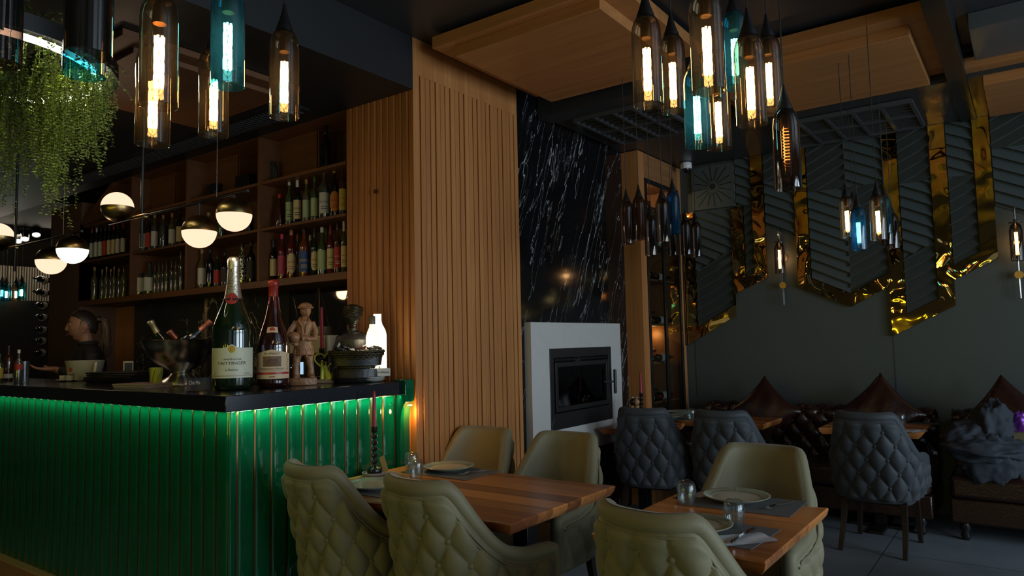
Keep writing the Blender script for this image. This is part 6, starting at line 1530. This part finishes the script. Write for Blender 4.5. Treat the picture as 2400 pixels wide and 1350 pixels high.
# acrylic card stand (its square code is left out)
q = onbar(460, 917); k2 = scale_at(q); t = thing('card_stand', 'black card in a clear acrylic stand before the champagne cooler', 'card stand', (q.x, q.y+.01, ZC+.001), face_cam(q))
Rx = Matrix.Rotation(rd(-12), 4, 'X')
MB().box(-25*k2, 25*k2, -1.2*k2, 0, 1*k2, 31*k2).xf(Rx).build('card', mat('card_black', (.02, .022, .024), .3), t)
MB().box(-27*k2, 30*k2, -2*k2, -1.4*k2, 0, 33*k2).xf(Rx).add(*[[(-27*k2, 0, 0), (30*k2, 0, 0), (30*k2, 16*k2, 0), (-27*k2, 16*k2, 0), (-27*k2, 0, 1*k2), (30*k2, 0, 1*k2), (30*k2, 16*k2, 1*k2), (-27*k2, 16*k2, 1*k2)], [(0, 1, 2, 3), (4, 7, 6, 5), (0, 4, 5, 1), (2, 6, 7, 3), (0, 3, 7, 4), (1, 5, 6, 2)]]).build('acrylic_holder', glass('acrylic', (.95, .95, .95), .9), t)
mb = MB(); flat_text(mb, 'Ché Mo', (-8*k2, -1.35*k2, 20*k2), (1, 0, 0), (0, 0, 1), 24*k2, 9*k2); mb.xf(Rx).build('lettering', ink['w'], t, smooth=False)
# menus and booklets
rg = np.random.default_rng(5)
mblack = mat('menu_cover', (.012, .012, .012), .4)
q = onbar(262, 897)
for j in range(5):
    tag(MB().box(-.21, .21, -.15, .15, 0, .0125).build('menu', mblack, loc=(q.x+rg.uniform(-.015, .015), q.y+.1+rg.uniform(-.01, .01), ZC+.001+j*.0145), rotz=rd(18)+rg.uniform(-.06, .06), bevel=.002), 'black menu folder stacked beside the big cup, %s from the bottom' % ('first', 'second', 'third', 'fourth', 'fifth')[j], 'menu', 'stack of black menus')
q = onbar(310, 910)
for j in range(3):
    t = thing('booklet', 'thin magazine on the bar left of the cooler bowl, %s of three' % ('lowest', 'middle', 'topmost')[j], 'magazine', (q.x+rg.uniform(-.01, .01), q.y+.06, ZC+.001+j*.0085), rd(12)+rg.uniform(-.08, .08), 'magazines on the bar')
    MB().box(-.13, .13, -.09, .09, 0, .006).build('pages', mat('page_edges', (.34, .31, .24), .7), t)
    MB().box(-.131, .131, -.091, .091, .006, .0075).build('cover', mat('cover_%d' % j, ((.3, .25, .2), (.25, .12, .1), (.35, .22, .2))[j], .4, noise=.5, nscale=30), t)
# big white cup with handle
porc = mat('cream_porcelain', (.5, .48, .36), .25)
q = onbar(181, 893); k2 = scale_at(q); t = thing('sugar_cup', 'big cream porcelain cup with handle and small red logo on the bar', 'cup', (q.x, q.y+.05, ZC+.001), face_cam(q))
MB().lathe([S_ for S_ in [(a*k2, b*k2) for a, b in [(0, 1), (30, 0), (33, 2), (41, 46), (41.5, 47), (39.5, 47), (31, 5), (0, 4)]]], 44).build('cup_body', porc, t, angle=60)
MB().sweep([(k2*(20+2*math.cos(a)), -k2*(36+11*math.sin(a)), k2*(25+15*math.cos(a))) for a in np.linspace(0, PI, 12)], 3.6*k2, 10).build('handle', porc, t)
wrap_text(MB(), 'caffè', 38.3*k2, 16*k2, 14*k2, 5*k2, -PI/2-.75).build('lettering', ink['k'], t, smooth=False); disc_on(MB(), 39.2*k2, 27*k2, 5*k2, -PI/2-.85, 20, 2.6*k2).build('red_logo', ink['r'], t)
MB().lathe([(0, 40*k2), (37*k2, 44*k2), (0, 46*k2)], 24).build('sachet_filling', mat('sachet', (.5, .42, .33), .7), t)
q = onbar(140, 895); k2 = scale_at(q)
tag(MB().lathe([(0, 0), (.05, 0), (.085, .012), (.084, .014), (.05, .003), (0, .003)], 36).build('saucer', porc, loc=(q.x, q.y+.06, ZC+.001)), 'cream saucer with three small cups at the left of the bar', 'saucer')
for j in range(3):
    tag(MB().lathe([(0, 0), (.018, 0), (.024, .012), (.026, .038), (.024, .038), (.017, .004), (0, .004)], 22).build('espresso_cup', porc, loc=(q.x-.05+j*.052, q.y+.04+.02*(j % 2), ZC+.0045)), 'small cream cup on the saucer, %s of three from the left' % ('first', 'second', 'third')[j], 'cup', 'small cups on the saucer')
q = onbar(246, 893); t = thing('label_holder', 'small cream framed holder with dark picture right of the big cup', 'holder', (q.x, q.y+.16, ZC+.001), face_cam(q)); k2 = scale_at(q)
MB().box(-11*k2, 11*k2, -.01, .01, 0, 44*k2).build('frame', porc, t, bevel=.003); MB().box(-8*k2, 8*k2, -.012, -.010, 18*k2, 40*k2).build('picture', mat('pic_dark', (.03, .04, .035), .4), t)
# bottles and glass at the far left of the bar
def tiny(label, px, pyb, pyt, wd, body, cap, lab, tx, lz=(.12, .5)):
    q = onbar(px, pyb); q.y = max(q.y, 2.0); dd = (Vector((q.x, q.y, 1.3))-CAM).dot(fwd); h = at(px, pyt, 'y', q.y).z-ZC; x = at(px, pyb, 'y', q.y).x
    bottle(label, (x, q.y, ZC+.001), wd/2*dd/F, h, body, cap, lab, tx, 'w' if lab == 'red' else 'k', 'liq', False, lz)
tiny('brown beer bottle with pale neck label at the left end of the bar', 18, 893, 810, 21, 'amber', 'black', 'white', None, (.08, .2))
tiny('small clear bottle with red label at the left end of the bar', 42, 900, 820, 17, 'clear', 'white', 'red', None, (.4, .58))
tiny('lime yellow bottle cut off by the left edge of the photo', -3, 895, 830, 18, 'green', 'green', 'yellow', None)
q = onbar(56, 897); t = tag(MB().lathe([(.022, 0), (.024, .002), (.028, .15), (.0265, .15), (.0225, .006), (0, .005)], 24, caps=False).build('tall_glass', gl_t, loc=(at(58, 890, 'y', 2.06).x, 2.06, ZC+.001)), 'tall clear drinking glass next to the red labelled bottle', 'glass')
# back counter with coffee machine and stacked saucers
bc = thing('back_counter', 'dark back counter under the bar shelf', 'counter', (-5.4, 3.1, 0)); MB().box(-1.8, 1.83, -.25, .325, .9, .93).build('worktop', granite, bc, bevel=.003); MB().box(-1.78, 1.8, -.22, .325, 0, .899).build('cabinet_body', m_matte, bc)
p = at(752, 787, 'y', 3.12); t = thing('coffee_machine', 'black and cream coffee machine partly hidden behind the bust statue', 'coffee machine', (p.x+.02, 3.14, .931))
hz_ = p.z-.931
MB().box(-.26, .24, -.17, .17, .08, hz_-.12).build('machine_body', m_black, t, bevel=.01); MB().box(-.27, .25, -.18, .18, hz_-.12, hz_).build('cream_top_panel', porc, t, bevel=.012)
MB().box(-.2, .2, -.185, -.17, .2, hz_-.16).build('display_panel', m_matte, t); MB().box(-.02, .01, -.188, -.185, hz_-.25, hz_-.17).build('lit_display', emis('display_blue', (.5, .75, 1), .8), t)
mb = MB(); [mb.box(-.12+.02*j, -.114+.02*j, -.188, -.185, hz_-.21+.014*(j % 2), hz_-.204+.014*(j % 2)) for j in range(4)]; mb.build('indicator_dots', M['display_blue'], t)
mb = MB().box(-.24, .22, -.16, .16, 0, .08); mb.build('drip_tray', bowl, t, bevel=.005)
for j in range(9):
    tag(MB().lathe([(0, 0), (.04, 0), (.072, .008), (.071, .01), (.04, .003), (0, .003)], 30).build('saucer', porc, loc=(p.x, 3.12, p.z+.001+j*.0062)), 'cream saucer stacked on the coffee machine, %s from the bottom' % ('first', 'second', 'third', 'fourth', 'fifth', 'sixth', 'seventh', 'eighth', 'ninth')[j], 'saucer', 'saucers stacked on the coffee machine')

# ============================================================ BARKEEPER
K = 1.05; hp_ = atd(191, 762, 5.68); g = Vector((hp_.x, hp_.y, hp_.z))
ang = math.atan2(-.36, .93)
t = thing('person', 'woman with dark ponytail and black shirt in profile, hand held out, behind the bar', 'person', (g.x, g.y, 0), ang)
hz = g.z-.005
skin = mat('skin', (.30, .15, .095), .5); hairm = mat('dark_brown_hair', (.018, .011, .008), .45, bump=.1, bscale=120); hair2 = mat('blond_tinted_hair', (.075, .045, .026), .45, bump=.2, bscale=90); shirt = mat('black_shirt', (.008, .008, .009), .75)
hm = head_mb(K).xf(Matrix.Translation((0, 0, hz))); e = MB(); ear(e, 1, K); ear(e, -1, K); e.xf(Matrix.Translation((0, .008, hz)))
nk = MB().sweep([(0, .02, hz-.06), (0, .035, hz-.13), (0, .05, hz-.20)], [.052, .05, .062], 20)
def hand(mb, wr, fw, upv, s=1.0, curl=.25):
    """palm and five fingers; fw: pointing direction, upv: palm normal"""
    fw = Vector(fw).normalized(); upv = Vector(upv); upv = (upv-fw*fw.dot(upv)).normalized(); sd = fw.cross(upv); wr = Vector(wr)
    for o_ in (-.028, -.010, .008, .026): mb.sweep([wr+sd*o_*.5*s, wr+fw*.045*s+sd*o_*s, wr+fw*.088*s+sd*o_*s], [.015*s, .015*s, .011*s], 10)
    for o_, L in ((-.029, .062), (-.0105, .074), (.008, .079), (.0265, .07)):
        b0 = wr+fw*.085*s+sd*o_*s; c1 = b0+(fw+upv*curl*.5)*L*.42*s; c2 = c1+(fw+upv*curl*1.3).normalized()*L*.32*s; c3 = c2+(fw+upv*curl*2.2).normalized()*L*.26*s
        mb.sweep([b0, c1, c2, c3], [.0095*s, .0088*s, .008*s, .0062*s], 9)
    b0 = wr+fw*.025*s+sd*.028*s; c1 = b0+(fw*.7+sd*.7+upv*.3)*.034*s; c2 = c1+(fw*.85+sd*.35+upv*.4)*.03*s
    mb.sweep([b0, c1, c2], [.013*s, .011*s, .008*s], 9)
wl_ = Vector((.17, -.17, hz-.335)); wr_ = Vector((-.22, .02, hz-.66))
hb = MB(); hand(hb, wl_, (-.05, -1, .06), (0, .1, 1), K, .35); hand(hb, wr_, (0, -.15, -1), (1, 0, 0), K, .4)
arms = MB().sweep([(.185, .07, hz-.235), (.215, .06, hz-.38), (.20, -.02, hz-.41), tuple(wl_), tuple(wl_+Vector((0, -.03, 0)))], [.045, .036, .033, .024, .021], 14).sweep([(-.185, .07, hz-.235), (-.225, .07, hz-.40), (-.23, .06, hz-.48), tuple(wr_), tuple(wr_+Vector((0, -.005, -.03)))], [.045, .036, .033, .024, .021], 14)
trunk = MB(); n = 24
def er(cz, rx, ry, cy=.05): return [(rx*math.cos(a), cy+ry*math.sin(a), cz) for a in np.linspace(0, 2*PI, n+1)[:-1]]
secs = [er(.86, .15, .11), er(.98, .16, .115), er(1.12, .125, .095), er(1.26, .145, .105), er(hz-.30, .165, .112), er(hz-.22, .155, .085), er(hz-.17, .08, .06)]
trunk.grid(list(map(list, zip(*secs))), closed=True).add(secs[0], [tuple(range(n))]).add(secs[-1], [tuple(range(n))])
legs = MB()
for s_ in (-1, 1): legs.sweep([(s_*.08, .05, .92), (s_*.09, .04, .5), (s_*.09, .06, .09)], [.085, .055, .037], 14).sphere((s_*.09, .0, .04), (.04, .11, .04), 14, 8)
body = remesh(join(hm, e, nk, hb, arms, trunk, legs).build('body', skin, t), .0048)
secs = [er(.88, .168, .128), er(.98, .176, .13), er(1.12, .145, .115), er(1.26, .163, .13), er(hz-.30, .182, .135), er(hz-.215, .175, .105), er(hz-.165, .10, .08, .05), er(hz-.15, .07, .066, .045)]
sm = MB().grid(list(map(list, zip(*secs))), closed=True).add(secs[0], [tuple(range(n))]).add(secs[-1], [tuple(range(n))])
sm.sweep([(.15, .06, hz-.21), (.195, .07, hz-.245), (.225, .06, hz-.38), (.205, -.02, hz-.412), tuple(wl_+Vector((0, .03, 0)))], [.055, .06, .05, .048, .036], 16).sweep([(-.15, .06, hz-.21), (-.195, .07, hz-.245), (-.23, .07, hz-.40), (-.23, .06, hz-.48), tuple(wr_+Vector((0, 0, .03)))], [.055, .06, .05, .048, .036], 16)
remesh(sm.build('shirt', shirt, t), .007)
mb = MB()
for a in np.linspace(-2.7, -.45, 1): pass
mb.grid([[(.072*math.cos(a)*(1+.0*q), .045+.07*math.sin(a)-(.012*q if math.sin(a) < 0 else 0), hz-.155+.035*q*(1-.5*max(0, -math.sin(a)))) for q in (0, .5, 1)]+[(.083*math.cos(a), .045+.083*math.sin(a), hz-.145)] for a in np.linspace(-PI/2+.35, 1.5*PI-.35, 26)]).build('collar', shirt, t, angle=80)
remesh(legs.build('trousers', shirt, t), .01).scale = (1.0, 1.0, 1.0)
# hair: cap over skull, ponytail
hc = MB().sphere((0, 0, 0), 1, 56, 44); keep = []
V_ = [Vector((x*.079*K, (y*.097*(1.16 if y > 0 else 1.0))*K, z*.122*K)) for x, y, z in hc.v]
def is_hair(v):
    y, z = v.y/K, v.z/K
    return z > np.interp(y, [-.12, -.085, -.05, -.02, .0, .03, .05, .12], [.085, .078, .062, .045, .03, .018, -.055, -.075])
fs = [f for f in hc.f if all(is_hair(V_[i]) for i in f)]
hm_ = MB(); hm_.v = [tuple(v+Vector((0, 0, hz))) for v in V_]; hm_.f = fs
ho = hm_.build('hair', hairm, t, angle=80); so = ho.modifiers.new('solid', 'SOLIDIFY'); so.thickness = .016; so.offset = -1; remesh(ho, .0045); ho.modifiers['smooth'].iterations = 12
mb = MB().sphere((0, .118, hz+.05), (.028, .028, .03), 16, 10); mb.build('hair_bun_base', hairm, ho)
mb = MB(); rg = np.random.default_rng(2)
mb.sweep([(0, .12, hz+.055), (0, .16, hz+.045), (0, .172, hz-.04), (0, .172, hz-.13), (0, .185, hz-.22), (0, .19, hz-.26)], [.022, .032, .036, .034, .02, .004], 16)
for j in range(90):
    dx, dy = rg.normal(0, .010, 2); fx, fy = rg.normal(0, .016, 2)
    mb.sweep([(dx, .125+dy, hz+.055), (dx*1.6, .16+dy, hz+.04), (dx+fx*.7, .17+dy+fy*.5, hz-.05), (dx+fx, .174+dy+fy*.8, hz-.15), (dx+fx*1.1, .185+dy+fy, hz-.25+rg.uniform(-.02, .03))], [.003, .004, .004, .003, .001], 5)
mb.build('ponytail', hair2, ho, angle=80)
mb = MB(); mb.sweep([(.072*K, -.004, hz+.04), (.0745*K, -.012, hz), (.070*K, -.012, hz-.045)], [.003, .002, .0006], 6); mb.build('loose_strand', hairm, ho)
for s_ in (1, -1):
    ey = MB().sphere((s_*.030*K, -.0735*K, hz+.011*K), (.0115*K, .0108*K, .0055*K), 16, 10).build('eye', mat('eye_white', (.5, .48, .45), .2), t); MB().sphere((s_*.030*K, -.0838*K, hz+.011*K), (.005, .0025, .0048), 12, 8).build('iris', mat('iris_dark', (.02, .012, .008), .1), ey)
    MB().sweep([(s_*.014*K, -.091*K, hz+.030*K), (s_*.030*K, -.0885*K, hz+.036*K), (s_*.05*K, -.07*K, hz+.030*K)], [.003, .0032, .0012], 6).build('eyebrow', hairm, t)
    MB().sweep([(s_*.018*K, -.085*K, hz+.016*K), (s_*.030*K, -.0875*K, hz+.0195*K), (s_*.044*K, -.077*K, hz+.014*K)], [.0012, .0018, .0012], 5).build('eyelashes', hairm, t)
MB().sweep([(-.022*K, -.082*K, hz-.0635*K), (-.008*K, -.0925*K, hz-.0595*K), (0, -.0935*K, hz-.061*K), (.008*K, -.0925*K, hz-.0595*K), (.022*K, -.082*K, hz-.0635*K)], [.0015, .0042, .004, .0042, .0015], 7).sweep([(-.018*K, -.083*K, hz-.067*K), (0, -.093*K, hz-.0695*K), (.018*K, -.083*K, hz-.067*K)], [.0015, .0048, .0015], 7).build('lips', mat('lip_rose', (.26, .09, .07), .4), t)
MB().sphere((.078*K, .012, hz-.042*K), .0045, 10, 8).build('earring', mat('pearl', (.6, .55, .5), .2), t)
